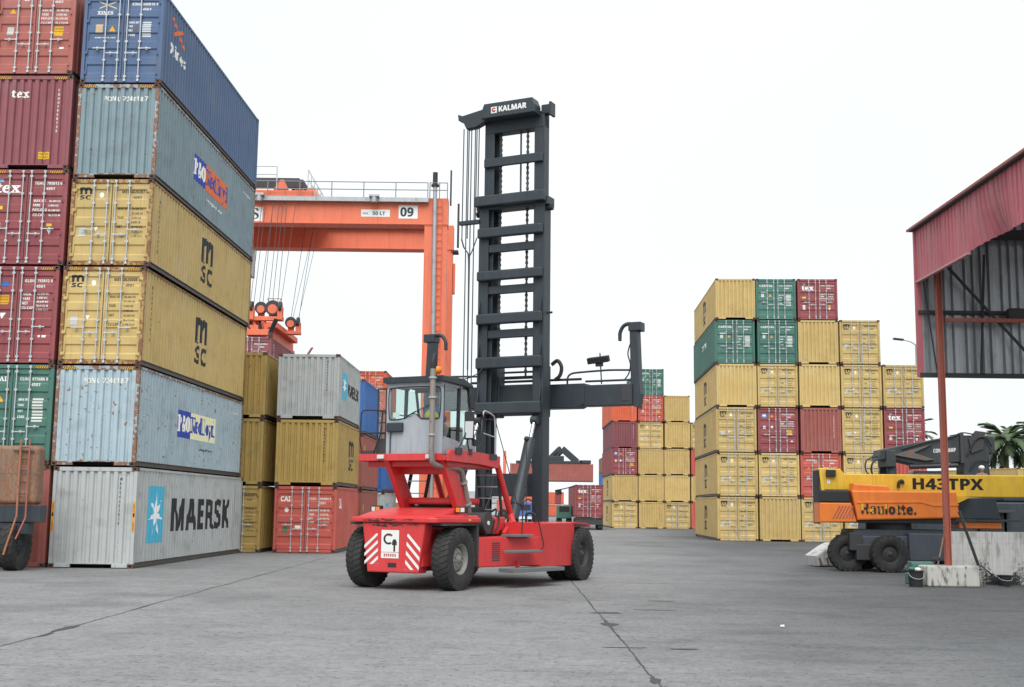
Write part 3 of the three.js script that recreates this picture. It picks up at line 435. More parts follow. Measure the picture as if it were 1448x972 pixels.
// twenty-foot stacks behind the tallest one
{
  const G = 'low stacks behind the tallest stack', S = { Ln: 6.058, H: 2.585, group: G };
  const put = (x1, z, tier, o) => container({ ...S, ...o, pos: [x1 - HALF, tier * 2.61, z], ry: o.ry ?? -0.012, lod: o.lod ?? 1, hazard: false });
  put(-6.78, -47.2, 0, { color: 'scarlet', v: 0, end: 'door', doors: 'cai', side: [['caiSide', 'sideA', 0.7, 1.6, 1.6, 2.2]], label: 'bright red container with closed doors at the foot of the three-high stack' });
  put(-6.80, -47.2, 1, { color: 'ochre', v: 2, side: [['mscSide', 'sideA', 3.1, 4.6, 0.65, 1.95]], endMarks: [['vertNum', 1.85, 1.97, 0.9, 2.3]], label: 'ochre container with ribbed end sandwiched between grey and bright red containers' });
  put(-6.82, -47.2, 2, { color: 'palegrey', v: 1, side: [['star', 'sideA', 1.0, 2.2, 0.9, 2.0], ['maersk', 'sideA', 2.4, 5.7, 1.0, 1.75]], endMarks: [['vertNum', 1.90, 2.0, 1.1, 2.35]], label: 'grey container with ribbed end on top of the three-high stack' });
  put(-9.66, -46.9, 0, { color: 'ochre', v: 0, end: 'door', doors: 'msc', label: 'ochre container with doors at ground, beside bright red container' });
  put(-9.68, -46.9, 1, { color: 'ochre', v: 1, endMarks: [['vertNum', 1.30, 1.42, 0.9, 2.2]], label: 'ochre ribbed container in second tier beside the ochre logo container' });
  put(-9.66, -46.9, 2, { color: 'ochre', v: 3, endMarks: [['vertNum', 1.30, 1.42, 0.9, 2.2]], label: 'ochre ribbed container in third tier beside the grey container' });
  put(-6.95, -56.6, 0, { color: 'brick', v: 1, side: [['yellowTag', 'sideA', 0.5, 0.9, 1.6, 1.9]], label: 'red container at ground under the blue container behind the grey one', lod: 2 });
  put(-6.95, -56.6, 1, { color: 'brick', v: 3, side: [['yellowTag', 'sideA', 0.5, 0.9, 1.8, 2.1]], label: 'red container in second tier directly under the blue container', lod: 2 });
  put(-6.95, -56.6, 2, { color: 'blue', v: 0, side: [['vertNumW', 'sideA', 0.5, 0.66, 0.5, 2.3]], label: 'bright blue container topping the stack behind the grey container', lod: 2 });
  put(-6.9, -66.2, 0, { color: 'palegrey', v: 2, side: [['star', 'sideA', 1.0, 2.2, 0.9, 2.0], ['maersk', 'sideA', 2.4, 5.7, 1.0, 1.75]], label: 'pale grey container on the ground under the dark blue one', lod: 2 });
  put(-6.9, -66.2, 1, { color: 'blue', v: 1, label: 'blue container in second tier seen beneath the handler cab', lod: 2 });
  for (let k = 0; k < 4; k++) put(-8.0, -76.2, k, { color: ['brick', 'maroon', 'brick', 'orange'][k], end: 'door', doors: 'gen', label: k < 3 ? `red container, ${ORD[k]} tier of the rear stack topped by orange` : 'orange container with doors peeking over the bright blue one', lod: 2 });
}
// the six-high block
const LOOK = { tanD: ['tan', 'door', 'msc', 'tan container with closed doors'], tanW: ['tan', 'wall', 0, 'tan container with ribbed end'], grnD: ['green', 'door', 'cap', 'green container with closed doors'], redD: ['brick', 'door', 'gen', 'brick red container with closed doors'], redW: ['brick', 'wall', 0, 'brick red container with ribbed end'], texD: ['maroon', 'door', 'tex', 'dark red container with white door lettering'], evD: ['maroon', 'door', 'ev', 'dark red container with blue door sign'], scaD: ['scarlet', 'door', 'gen', 'bright red container with closed doors'], scaW: ['scarlet', 'wall', 0, 'bright red container with ribbed end'], plmW: ['plum', 'wall', 0, 'plum container with ribbed end'], orgW: ['orange', 'wall', 0, 'orange container with ribbed end'] };
function block(x, z, ry, colw, tiers, cols, phrase, group, lod, jit, logos) {
  const fr = frameOf(x, z, ry), R = rng(77);
  cols.forEach((col, c) => {
    let y = 0;
    col.forEach((k, i) => {
      if (k) {
        const [color, end, doors, look] = LOOK[k], [px, pz] = fr(HALF + c * colw + jit * (R() - 0.5), jit * 2 * (R() - 0.5));
        const side = c ? [] : color === 'tan' ? [['mscSide', 'sideB', 5.3, 6.9, 0.5, 2.15]] : color === 'green' ? [['capSide', 'sideB', 5.0, 7.6, 1.5, 2.0]] : [];
        container({ color, end, doors: doors || undefined, H: tiers[i] - 0.02, label: `${look}, ${ORD[i]} tier, ${ORD[c]} column ${phrase}`, group, pos: [px, y, pz], ry, lod, side: logos ? side : [], endMarks: end === 'wall' && color !== 'tan' ? [['vertNumW', 1.95, 2.05, 0.9, 2.3]] : [] });
      }
      y += tiers[i];
    });
  });
}
block(12.551, -73.1086, -0.0438, 2.535, [2.684, 2.656, 2.771, 2.669, 2.744, 2.577], [
  ['tanD', 'tanD', 'tanD', 'tanW', 'grnD', 'tanW'], ['tanW', 'tanD', 'evD', 'tanD', 'grnD', 'grnD'], ['tanD', 'scaD', 'redW', 'tanW', 'tanW', 'texD'], ['tanD', 'tanD', 'tanD', 'tanD', 'tanD'], ['tanD', 'scaW', 'texD', 'tanD']],
'from the lane, six-high block', 'containers of the six-high block', 2, 0.07, true);
block(9.75, -115.5, 0.0, 2.53, [2.55, 2.55, 2.55, 2.55, 2.58, 2.58], [
  ['tanD', 'tanW', 'evD', 'plmW', 'orgW'], ['tanW', 'tanW', 'tanW', 'tanD', 'scaD', 'grnD'], ['tanD', 'tanW', 'tanW', 'tanW', 'tanW'], ['scaW', 'tanW', 'scaW', 'tanD']],
'from the road, far block', 'containers of the far block', 3, 0.10, true);
// ---------- wheels ----------
function tyreGeo(R, r, w, lugs, key) {
  return memo('ty' + key, () => {
    const h = w / 2, pr = [[r, -h * 0.80], [r + (R - r) * 0.25, -h * 0.98], [r + (R - r) * 0.6, -h], [R * 0.965, -h * 0.90], [R * 0.985, -h * 0.72], [R * 0.985, h * 0.72], [R * 0.965, h * 0.90], [r + (R - r) * 0.6, h], [r + (R - r) * 0.25, h * 0.98], [r, h * 0.80]].map((p) => new THREE.Vector2(...p));
    const l = [fin(new THREE.LatheGeometry(pr, 48).rotateZ(-Math.PI / 2))];
    for (let i = 0; i < lugs; i++) for (const s of [-1, 1]) {
      const a = (i + (s > 0 ? 0.5 : 0)) / lugs * Math.PI * 2, g = new THREE.BoxGeometry(h * 0.86, R * 0.034, 0.58 * R * 6.283 / lugs); g.rotateY(s * 0.42); g.translate(s * h * 0.49, R * 0.988, 0);
      const sh = new THREE.BoxGeometry(h * 0.07, R * 0.11, 0.5 * R * 6.283 / lugs); sh.translate(s * h * 0.90, R * 0.935, s * -0.03); g.rotateX(a); sh.rotateX(a); l.push(fin(g), fin(sh));
    }
    return merge(l);
  });
}
function rimGeo(r, w, sx, key) { // dished rim seen from side sx
  return memo('rim' + key + sx, () => {
    const h = w / 2 * 0.8, pr = [[0.0, h * 0.98], [r * 0.16, h * 0.98], [r * 0.20, h * 0.80], [r * 0.26, h * 0.66], [r * 0.70, h * 0.52], [r * 0.78, h * 0.30], [r * 0.84, h * 0.40], [r * 0.96, h * 0.9], [r * 1.01, h * 1.02], [r * 1.03, h * 0.9], [r * 1.0, -h * 0.9], [0, -h * 0.9]].map((p) => new THREE.Vector2(...p));
    const g = new THREE.LatheGeometry(pr, 32).rotateZ(-Math.PI / 2 * 1); if (sx < 0) g.rotateY(Math.PI); const l = [fin(g)]; for (let i = 0; i < 10; i++) { const a = i / 10 * Math.PI * 2; l.push(disc(r * 0.06, 0.05, sx * (h * 0.58 + 0.012), Math.cos(a) * r * 0.46, Math.sin(a) * r * 0.46, 6)); } return merge(l);
  });
}
function boltsGeo(r, w, sx, key) {
  return memo('bolt' + key + sx, () => { const l = [], h = w / 2 * 0.8; l.push(fin(new THREE.TorusGeometry(r * 0.80, r * 0.05, 6, 32).rotateY(Math.PI / 2).translate(sx * h * 0.36, 0, 0))); return merge(l); });
}
function wheel(parent, x, y, z, R, r, w, sx, rimMat, boltMat, key, steer = 0, lugs = 34) {
  const g = sub('wheel', parent); g.position.set(x, y, z); g.rotation.y = steer;
  part('tyre', tyreGeo(R, r, w, lugs, key), M.rubber, g); part('rim', rimGeo(r, w, sx, key), rimMat, g); part('lock_ring', boltsGeo(r, w, sx, key), boltMat, g); return g;
}

// ---------- the empty-container handler ----------
D.kalmar = dec('kalmar', 300, 64, (c, w, h) => { c.fillStyle = '#d9dcda'; c.fillRect(2, 8, 50, 48); c.fillStyle = '#a03038'; c.beginPath(); c.ellipse(26, 32, 17, 17, 0, 0, 7); c.fill(); c.fillStyle = '#e6e8e6'; c.fillRect(20, 26, 28, 9); fit(c, 'KALMAR', 62, 50, 232, '900 54px sans-serif'); });
D.tailSign = dec('tailSign', 150, 220, (c, w, h) => { c.fillStyle = '#dfe1dd'; c.fillRect(0, 0, w, h); c.strokeStyle = '#23242a'; c.lineWidth = 16; c.beginPath(); c.arc(62, 70, 36, 0.9, 5.6); c.stroke(); c.fillStyle = '#23242a'; c.fillRect(92, 88, 40, 30); c.fillRect(104, 118, 16, 50); c.beginPath(); c.ellipse(112, 84, 15, 13, 0, 0, 7); c.fill(); c.fillStyle = '#b9483e'; c.fillRect(40, 38, 44, 9); c.fillStyle = '#8d2c30'; c.fillRect(0, 172, w, 3); c.fillStyle = '#b4574f'; for (let k = 0; k < 6; k++) c.fillRect(24 + k * 18, 184, 12, 24); });
D.chevL = dec('chevL', 110, 220, (c, w, h) => { c.fillStyle = '#dcdedb'; for (let k = 0; k < 6; k++) { const y = 20 + k * 56; c.beginPath(); c.moveTo(0, y + 66); c.lineTo(w, y - 30); c.lineTo(w, y - 6); c.lineTo(0, y + 90); c.fill(); } });
D.chevR = dec('chevR', 110, 220, (c, w, h) => { c.fillStyle = '#dcdedb'; for (let k = 0; k < 6; k++) { const y = 20 + k * 56; c.beginPath(); c.moveTo(w, y + 66); c.lineTo(0, y - 30); c.lineTo(0, y - 6); c.lineTo(w, y + 90); c.fill(); } });
D.boomTag = dec('boomTag', 70, 36, (c, w, h) => { c.fillStyle = '#cfd3d6'; c.fillRect(0, 0, w, h); c.fillStyle = '#3a4a8a'; c.beginPath(); c.moveTo(8, 30); c.lineTo(30, 10); c.lineTo(52, 26); c.lineTo(60, 30); c.fill(); });
D.scuff = dec('scuff', 200, 40, (c, w, h) => { const R = rng(8); for (let k = 0; k < 34; k++) { c.fillStyle = ['#2a2420', '#3a2a20', '#4a4440'][k % 3]; c.beginPath(); c.ellipse(R() * w, h * 0.3 + R() * h * 0.5, 3 + R() * 14, 1 + R() * 5, R() - 0.5, 0, 7); c.fill(); } });
const handler = thing('container_handler', 'red empty-container handler with tall dark mast and raised spreader arm', 'forklift', undefined, [-2.25, 0, -27.75], -26 * Math.PI / 180);
{
  const t = handler, R = M.truckred, K2 = M.mast, RS = std({ map: paintTex([0.24, 0.235, 0.22], { ...small, mx: 1, my: 1, dirt: 1.0, rust: 0.5, seed: 601 }), roughness: 0.6 });
  // chassis: narrow at the steer axle, flaring to the drive axle
  part('chassis', [
    planX([[-0.72, 0.70], [0.72, 0.70], [0.72, -0.9], [-0.72, -0.9]], 0.52, 1.40, 0.02),
    planX([[1.24, -0.92], [1.98, -2.75], [-1.98, -2.75], [-1.24, -0.92]], 0.47, 1.16, 0.025),
    bb(-1.05, 1.05, 0.5, 1.38, -5.75, -4.6, 0.03), bb(-0.62, 0.62, 0.42, 0.72, -0.8, 0.6, 0.03), tb([-1.1, 0.66, -5.28], [1.1, 0.66, -5.28], 0.24, 14), tb([-0.95, 0.66, 0], [0.95, 0.66, 0], 0.13, 10),
  ], R, t);
  for (const sx of [-1, 1]) {
    const side = sideX([[-2.755, 0.44], [-2.755, 1.49], [-4.70, 1.49], [-4.86, 1.43], [-4.62, 0.40]], sx > 0 ? 1.02 : -2.0, sx > 0 ? 2.0 : -1.02, 0.02); part('side_tank', side, R, t);
    const fen = sideX([[-4.74, 1.46], [-4.74, 1.50], [-5.55, 1.47], [-5.78, 1.40], [-5.76, 1.365], [-5.5, 1.43]], sx > 0 ? 1.1 : -2.06, sx > 0 ? 2.06 : -1.1); part('fender', fen, R, t);
  }
  part('grille', Array.from({ length: 9 }, (_, i) => { const y = 0.62 + i * 0.05; return beam([1.405, y, -1.32], [1.495, y, -1.55], 0.012, 0.026); }), M.dark, t);
  // tail
  part('counterweight', [frontX([[-0.82, 1.485], [0.82, 1.485], [0.66, 0.385], [-0.66, 0.385]], 0.42, 0.80, 0.03)], R, t);
  const tail = t.children[t.children.length - 1];
  part('chevron_marking', flat(D.chevL, [-0.73, 0.56, 0.804], [0.36, 0, 0], [-0.03, 0.68, 0]), DM, tail); part('chevron_marking', flat(D.chevR, [0.32, 0.46, 0.804], [0.36, 0, 0], [0.05, 0.78, 0]), DM, tail); part('tail_sign', flat(D.tailSign, [-0.30, 0.70, 0.806], [0.46, 0, 0], [0, 0.62, 0]), DM, tail);
  part('tow_pin', [bb(-0.12, 0.10, 0.50, 0.60, 0.795, 0.803)], M.black, tail); part('wear_scuff', flat(D.scuff, [-0.55, 1.38, 0.8045], [1.2, 0, 0], [0, 0.11, 0]), DM, tail);
  const hood = part('hood', [planX([[-0.95, 0.86], [0.95, 0.86], [1.12, 0.80], [1.30, -0.2], [1.30, -0.92], [-1.30, -0.92], [-1.30, -0.2], [-1.12, 0.80]], 1.49, 1.605, 0.025), sideX([[0.80, 1.58], [0.70, 1.64], [0.30, 1.72], [-0.30, 1.80], [-0.92, 1.83], [-0.92, 1.58]], -0.98, 0.98, 0.06), planX([[-1.0, 0.55], [1.0, 0.55], [1.22, -0.1], [1.24, -0.92], [-1.24, -0.92], [-1.22, -0.1]], 1.57, 1.66, 0.04)], R, t);
  part('wear_scuff', flat(D.scuff, [-0.75, 1.495, 0.8645], [1.3, 0, 0], [0, 0.10, 0]), DM, hood); part('marker_lamp', [bb(1.285, 1.305, 1.53, 1.57, -0.45, -0.33, 0.008)], M.amber, hood);
  part('wheel_arch', [bb(-1.26, 1.26, 1.43, 1.485, -0.90, 0.62), sideX([[-0.84, 0.5], [-0.84, 1.48], [-0.93, 1.48], [-0.98, 0.5]], -1.25, 1.25)], M.dark, t);
  for (const sx of [-1, 1]) { const l = part('tail_lamp', [bb(sx * 0.98, sx * 1.28, 1.70, 1.86, -0.34, -0.24, 0.015)], M.black, hood); part('lamp_lens', [bb(sx * 1.02, sx * 1.12, 1.73, 1.83, -0.238, -0.225, 0.01)], M.beacon, l); part('lamp_lens', [bb(sx * 1.14, sx * 1.24, 1.73, 1.83, -0.238, -0.225, 0.01)], M.lens, l); }
  // wheels
  for (const sx of [-1, 1]) { wheel(t, sx * 1.12, 0.69, 0, 0.69, 0.34, 0.42, sx, RS, M.dark, 'steer', 0); for (const x of [1.42, 1.90]) wheel(t, sx * x, 0.68, -5.28, 0.68, 0.34, 0.41, sx, M.dark, M.black, 'drive', 0); }
  // engine bay under the cab
  part('engine', [bb(-0.62, 0.62, 1.15, 1.85, -2.5, -0.95, 0.06), bb(-0.45, 0.45, 1.85, 2.0, -2.1, -1.0, 0.05), tb([-0.5, 1.35, -2.75], [0.5, 1.35, -2.75], 0.22, 14), bb(-1.0, 1.0, 1.16, 1.3, -4.6, -2.5)], M.black, t);
  part('engine_cover', [planX([[-0.7, -0.95], [0.7, -0.95], [0.55, -2.3], [-0.55, -2.3]], 1.9, 2.06, 0.05), bb(0.66, 1.0, 1.2, 1.62, -2.85, -2.3, 0.05)], R, t);
  const filt = part('air_filter', [disc(0.23, 0.55, 0.98, 1.50, -1.35, 24), disc(0.245, 0.04, 1.26, 1.50, -1.35, 24)], M.dark, t); part('filter_cap', [disc(0.05, 0.02, 1.29, 1.48, -1.35, 12)], M.white, filt);
  // pillars, platform
  for (const sx of [-1, 1]) part('pillar', sideX([[0.05, 2.92], [-0.55, 2.92], [-0.72, 2.6], [-1.42, 1.62], [-0.88, 1.62], [-0.30, 2.45]], sx * 0.72 - 0.07, sx * 0.72 + 0.07, 0.012), R, t);
  const plat = part('platform', [planX([[-1.40, 0.06], [0.86, 0.06], [0.90, 0.0], [0.90, -2.55], [-1.40, -2.55]], 2.90, 2.985), bb(-1.42, 0.80, 2.895, 3.055, 0.04, 0.10, 0.008), sideX([[0.05, 2.885], [0.05, 3.05], [-0.05, 3.14], [-0.30, 3.16], [-1.55, 3.14], [-2.58, 3.09], [-2.58, 2.80], [-2.4, 2.80], [-1.5, 2.86]], 0.90, 0.96, 0.008), bb(-1.46, -1.40, 2.885, 3.06, -2.55, 0.06, 0.008)], R, t);
  for (const q of [bb(0.962, 0.99, 3.05, 3.20, -0.55, -0.25), bb(0.962, 0.99, 3.06, 3.20, -1.05, -0.92), bb(0.962, 0.99, 3.0, 3.13, -2.35, -2.0), bb(-1.40, -1.02, 3.06, 3.13, 0.02, 0.09)]) part('rail_socket', [q], M.mast, plat);
  part('underframe', [bb(-0.78, 0.78, 2.60, 2.895, -0.75, -0.55, 0.03), bb(-1.3, 0.85, 2.76, 2.895, -2.4, -0.1, 0.02)], PAINT.truckred[1], t);
  for (const x of [-0.80, 0.50]) part('work_lamp', [bb(x - 0.09, x + 0.09, 2.93, 3.03, 0.10, 0.17, 0.02)], M.lens, plat);
  for (const sx of [-1, 1]) part('support_leg', [tb([sx * 0.90, 2.90, -2.52], [sx * 0.92, 1.66, -3.30], 0.075, 12), tb([sx * 0.92, 1.68, -3.29], [sx * 1.05, 1.45, -3.15], 0.085, 12), beam([sx * 1.0, 1.5, -3.2], [sx * 1.12, 1.18, -2.5], 0.10, 0.16, 0.02)], R, t);
  // exhaust
  part('exhaust_pipe', [pipe([[0.80, 1.65, -1.30], [0.81, 2.1, -1.12], [0.81, 2.56, -0.92], [0.80, 2.72, -0.72], [0.72, 2.76, -0.15], [0.65, 2.82, 0.20], [0.63, 3.1, 0.26], [0.63, 3.4, 0.26]], 0.066, 12, 50, 0.5), tb([0.63, 3.25, 0.26], [0.63, 5.0, 0.26], 0.066, 14)], M.exhaust, t);
  part('exhaust_tip', [pipe([[0.63, 4.98, 0.26], [0.63, 5.15, 0.26], [0.64, 5.32, 0.21]], 0.07, 12, 12)], M.black, t);
  part('exhaust_clamp', [1.9, 2.4].map((y) => tb([0.80, y, -1.205 + (y - 1.9) * 0.42], [0.80, y + 0.04, -1.185 + (y - 1.9) * 0.42], 0.10, 14)).concat([3.45, 4.3, 4.75].map((y) => tb([0.63, y, 0.26], [0.63, y + 0.04, 0.26], 0.095, 14))), M.steel, t);
  // cab
  const G = M.cabgrey, cab = sub('cab', t);
  const wx = 0.75;
  part('cab_shell', [
    // rear wall below the window, with its swept sill
    frontX([[-wx, 3.0], [wx, 3.0], [wx, 3.86], [0.20, 3.84], [0.06, 3.95], [-0.10, 3.95], [-0.24, 3.86], [-0.66, 3.84], [-0.66, 4.62], [-wx, 4.62]], -0.05, 0.0, 0.006),
    bb(-wx, wx, 4.58, 4.715, -0.05, 0.0), bb(wx - 0.05, wx, 4.62, 4.71, -0.95, -0.05), bb(-wx, -wx + 0.05, 4.62, 4.71, -0.95, -0.05), bb(0.67, wx, 3.86, 4.62, -0.05, 0.0), bb(-wx, wx, 2.985, 3.05, -1.62, -0.05),
    // side walls below the glass
    sideX([[-0.05, 3.02], [-0.05, 3.46], [-0.72, 3.38], [-1.05, 3.30], [-1.62, 3.30], [-1.64, 3.02]], wx - 0.05, wx, 0.006), sideX([[-0.05, 3.02], [-0.05, 3.46], [-0.72, 3.38], [-1.05, 3.12], [-1.62, 3.08], [-1.64, 3.02]], -wx, -wx + 0.05, 0.006),
    bb(-wx, wx, 3.02, 3.25, -1.66, -1.62),
  ], G, cab);
  part('cab_pillar', [bb(wx - 0.06, wx, 3.4, 4.66, -0.09, -0.05), bb(-wx, -wx + 0.06, 3.4, 4.66, -0.09, -0.05), beam([wx - 0.03, 3.36, -0.80], [wx - 0.03, 4.66, -0.84], 0.06, 0.08), beam([-wx + 0.03, 3.36, -0.80], [-wx + 0.03, 4.66, -0.84], 0.06, 0.08), beam([wx - 0.03, 3.25, -1.64], [wx - 0.03, 4.62, -1.30], 0.05, 0.05), beam([-wx + 0.03, 3.25, -1.64], [-wx + 0.03, 4.62, -1.30], 0.05, 0.05), bb(-wx, wx, 4.60, 4.66, -1.34, -1.28)], M.black, cab);
  part('window_seal', [pipe([[-0.66, 3.86, 0.004], [-0.24, 3.88, 0.004], [-0.10, 3.97, 0.004], [0.06, 3.97, 0.004], [0.20, 3.86, 0.004], [0.67, 3.87, 0.004], [0.67, 4.58, 0.004], [-0.66, 4.58, 0.004]], 0.014, 5, 90, 0.15, true)], M.black, cab);
  part('cab_roof', [sideX([[0.09, 4.71], [0.10, 4.84], [-0.9, 4.86], [-1.38, 4.74], [-1.38, 4.67]], -0.82, 0.82, 0.02)], M.mast, cab);
  const pane = (n, g) => part(n, g, M.glass, cab);
  pane('rear_window', bb(-0.66, 0.67, 3.82, 4.59, -0.03, -0.022)); pane('side_window', sideX([[-0.09, 3.44], [-0.09, 4.64], [-0.80, 4.64], [-0.77, 3.36]], wx - 0.035, wx - 0.028)); pane('side_window', sideX([[-0.09, 3.44], [-0.09, 4.64], [-0.80, 4.64], [-0.77, 3.36]], -wx + 0.028, -wx + 0.035));
  pane('side_window', sideX([[-0.87, 3.34], [-0.87, 4.62], [-1.29, 4.62], [-1.60, 3.28]], wx - 0.035, wx - 0.028)); pane('side_window', sideX([[-0.87, 3.14], [-0.87, 4.62], [-1.29, 4.62], [-1.60, 3.12]], -wx + 0.028, -wx + 0.035)); pane('windscreen', beam([0, 3.25, -1.645], [0, 4.62, -1.315], 1.42, 0.008));
  part('open_door', [bb(-1.06, -0.80, 3.06, 3.42, -0.10, -0.07), bb(-1.06, -1.03, 3.42, 4.60, -0.10, -0.07), bb(-0.83, -0.80, 3.42, 4.60, -0.10, -0.07), bb(-1.06, -0.80, 4.57, 4.61, -0.10, -0.07), bb(-1.06, -0.80, 3.78, 3.81, -0.10, -0.07)], M.dark, cab); pane('door_window', bb(-1.03, -0.83, 3.43, 4.57, -0.088, -0.082));
  part('wiper', [tb([-0.08, 3.96, 0.03], [0.52, 4.22, 0.03], 0.012, 5), tb([-0.16, 3.93, 0.03], [0.06, 4.03, 0.03], 0.016, 5)], M.black, cab);
  part('air_box', [bb(-0.70, -0.27, 3.56, 3.78, 0.0, 0.09, 0.03), pipe([[-0.60, 3.58, 0.03], [-0.62, 3.4, 0.02], [-0.62, 3.06, 0.02]], 0.015, 5)], M.mast, cab);
  part('window_sticker', [bb(-0.60, -0.42, 3.90, 4.02, -0.045, -0.04)], M.white, cab);
  part('beacon_lamp', [ball(0.085, 0.42, 5.02, -0.35, 1, 1.15, 1), tb([0.42, 4.84, -0.35], [0.42, 4.98, -0.35], 0.03, 8)], M.beacon, cab);
  part('operator_seat', [bb(-0.12, 0.42, 3.42, 3.55, -0.95, -0.40, 0.05), bb(-0.10, 0.40, 3.52, 3.92, -0.48, -0.36, 0.05), bb(-0.15, 0.15, 3.05, 3.42, -0.85, -0.5)], M.dark, cab);
  part('dashboard', [bb(-0.5, 0.5, 3.3, 3.75, -1.5, -1.28, 0.05), tb([0, 3.75, -1.28], [0, 3.95, -1.12], 0.02, 6)], M.black, cab);
  // handrails, mirrors, ladders
  const rail = (n, pts, r = 0.018, m = M.black) => part(n, [pipe(pts, r, 6, pts.length * 8, 0.25)], m, t);
  rail('handrail', [[-1.42, 3.05, -0.05], [-1.46, 3.4, 0.02], [-1.46, 4.02, -0.02], [-1.36, 4.10, -0.05], [-0.95, 4.08, -0.05], [-0.78, 4.05, -0.05]]); rail('handrail', [[-1.46, 3.55, 0.02], [-0.78, 3.55, 0.0]]); rail('handrail', [[-1.08, 3.05, 0.02], [-0.90, 3.5, 0.02], [-0.86, 4.05, 0.0]]);
  rail('handrail', [[0.92, 3.1, -0.42], [0.96, 3.6, -0.78], [0.96, 4.05, -0.84], [0.96, 4.12, -1.0], [0.96, 4.10, -1.55], [0.96, 3.9, -1.62], [0.96, 3.4, -1.52], [0.94, 3.1, -1.35]]); rail('handrail', [[0.94, 3.1, -0.98], [0.96, 3.62, -0.80], [0.96, 3.66, -1.5]]);
  rail('handrail', [[0.93, 3.05, -2.36], [0.93, 4.02, -2.30], [0.90, 4.16, -1.85], [0.90, 4.1, -1.75], [0.92, 3.5, -1.62]], 0.018, M.galv); rail('handrail', [[0.93, 3.55, -2.34], [0.92, 3.62, -1.7]], 0.014, M.galv); rail('handrail', [[0.93, 4.0, -2.32], [1.0, 2.9, -2.9], [1.1, 1.9, -3.3]], 0.012, M.dark);
  part('mirror', [bx(0.24, 0.66, 0.04, 1.02, 3.74, -0.82, 0, 0.25, 0, 0.02)], M.black, t); part('mirror_glass', [bx(0.20, 0.60, 0.012, 1.026, 3.74, -0.795, -0.12, 0.25, 0, 0.005)], M.chrome, t);
  for (const sx of [-1]) { part('ladder', [beam([sx * 0.98, 3.0, -1.7], [sx * 1.05, 1.3, -1.25], 0.03, 0.10), beam([sx * 0.46, 3.0, -1.7], [sx * 0.53, 1.3, -1.25], 0.03, 0.10)], M.black, t); for (let k = 0; k < 5; k++) part('ladder_step', [bb(sx * 0.5, sx * 1.0, 1.55 + k * 0.3, 1.575 + k * 0.3, -1.34 - k * 0.08, -1.20 - k * 0.08)], M.galv, t); }
  part('ladder', [beam([0.86, 2.9, -2.62], [0.86, 1.2, -3.0], 0.03, 0.10), beam([0.30, 2.9, -2.62], [0.30, 1.2, -3.0], 0.03, 0.10)], M.black, t); for (let k = 0; k < 5; k++) part('ladder_step', [bb(0.32, 0.84, 1.5 + k * 0.28, 1.525 + k * 0.28, -3.02 + k * 0.065, -2.82 + k * 0.065)], M.galv, t);
  const step = (pts, y, h = 0.06) => part('step', [planX(pts, y, y + h, 0.01)], M.steptread, t);
  step([[1.42, -1.75], [1.80, -1.70], [2.02, -2.32], [1.75, -2.42]], 1.16); step([[1.62, -1.50], [1.92, -1.55], [2.22, -2.35], [1.92, -2.42]], 0.80); step([[1.58, -1.32], [2.02, -1.18], [2.50, -3.05], [2.02, -3.15]], 0.36, 0.09);
  part('step_bracket', [beam([1.75, 0.42, -2.0], [1.7, 0.6, -2.0], 0.04, 0.10), beam([1.95, 0.42, -2.8], [1.9, 0.6, -2.7], 0.04, 0.10), bb(1.74, 1.80, 0.6, 1.1, -2.5, -2.46)], R, t);
  rail('grab_rail', [[2.03, 0.82, -2.55], [2.08, 0.95, -2.75], [2.0, 1.5, -2.62], [1.96, 1.95, -2.4], [1.90, 2.05, -2.25], [1.82, 1.95, -2.12], [1.80, 1.2, -2.1]], 0.016); rail('grab_rail', [[1.85, 1.5, -2.76], [1.85, 1.68, -2.76], [1.7, 1.72, -2.76], [1.6, 1.68, -2.76], [1.6, 1.5, -2.76]], 0.03);
  part('floor_light', [tb([1.3, 1.49, -3.4], [1.05, 3.55, -3.9], 0.012, 5), ball(0.07, 1.05, 3.6, -3.9)], M.black, t);
  // hoses, cables and small fittings
  for (const [x, dz] of [[0.35, 0], [0.48, 0.06], [0.60, 0.1], [-0.4, 0]]) part('hydraulic_hose', [pipe([[x, 1.35, -4.2 + dz], [x + 0.04, 1.75, -4.35 + dz], [x + 0.02, 2.2, -4.75], [x, 2.7, -4.92]], 0.028, 6, 24)], M.black, t);
  for (const [x, z, y] of [[0.98, -1.75, 1.5], [1.08, -2.0, 1.42], [0.9, -2.2, 1.6]]) part('hydraulic_hose', [pipe([[x, 1.2, z], [x + 0.06, y, z - 0.15], [x - 0.05, y + 0.2, z - 0.4], [x - 0.3, y + 0.15, z - 0.7]], 0.025, 6, 24)], M.black, t);
  part('valve_block', [bb(0.70, 1.02, 1.2, 1.5, -2.05, -1.75, 0.03)], M.dark, t); part('fuel_cap', [tb([1.35, 1.49, -3.9], [1.35, 1.56, -3.9], 0.07, 12)], M.black, t);
  rail('handrail', [[-1.42, 3.05, -2.4], [-1.44, 3.6, -2.4], [-1.44, 4.05, -2.4], [-1.44, 4.1, -2.2], [-1.44, 4.1, -1.0], [-1.44, 3.9, -0.9], [-1.43, 3.05, -0.9]]); rail('handrail', [[-1.44, 3.6, -2.4], [-1.44, 3.6, -0.9]]);
  rail('handrail', [[0.2, 3.0, -2.5], [0.2, 3.9, -2.5], [0.3, 4.0, -2.5], [0.8, 4.0, -2.45], [0.92, 3.95, -2.36]], 0.016);
  part('cable', [pipe([[0.3, 4.86, -1.2], [0.1, 5.1, -2.6], [-0.4, 5.6, -4.2], [-0.9, 6.6, -4.95]], 0.014, 5, 30)], M.black, t);
  // mast
  const mast = sub('mast', t), Z0 = -5.0;
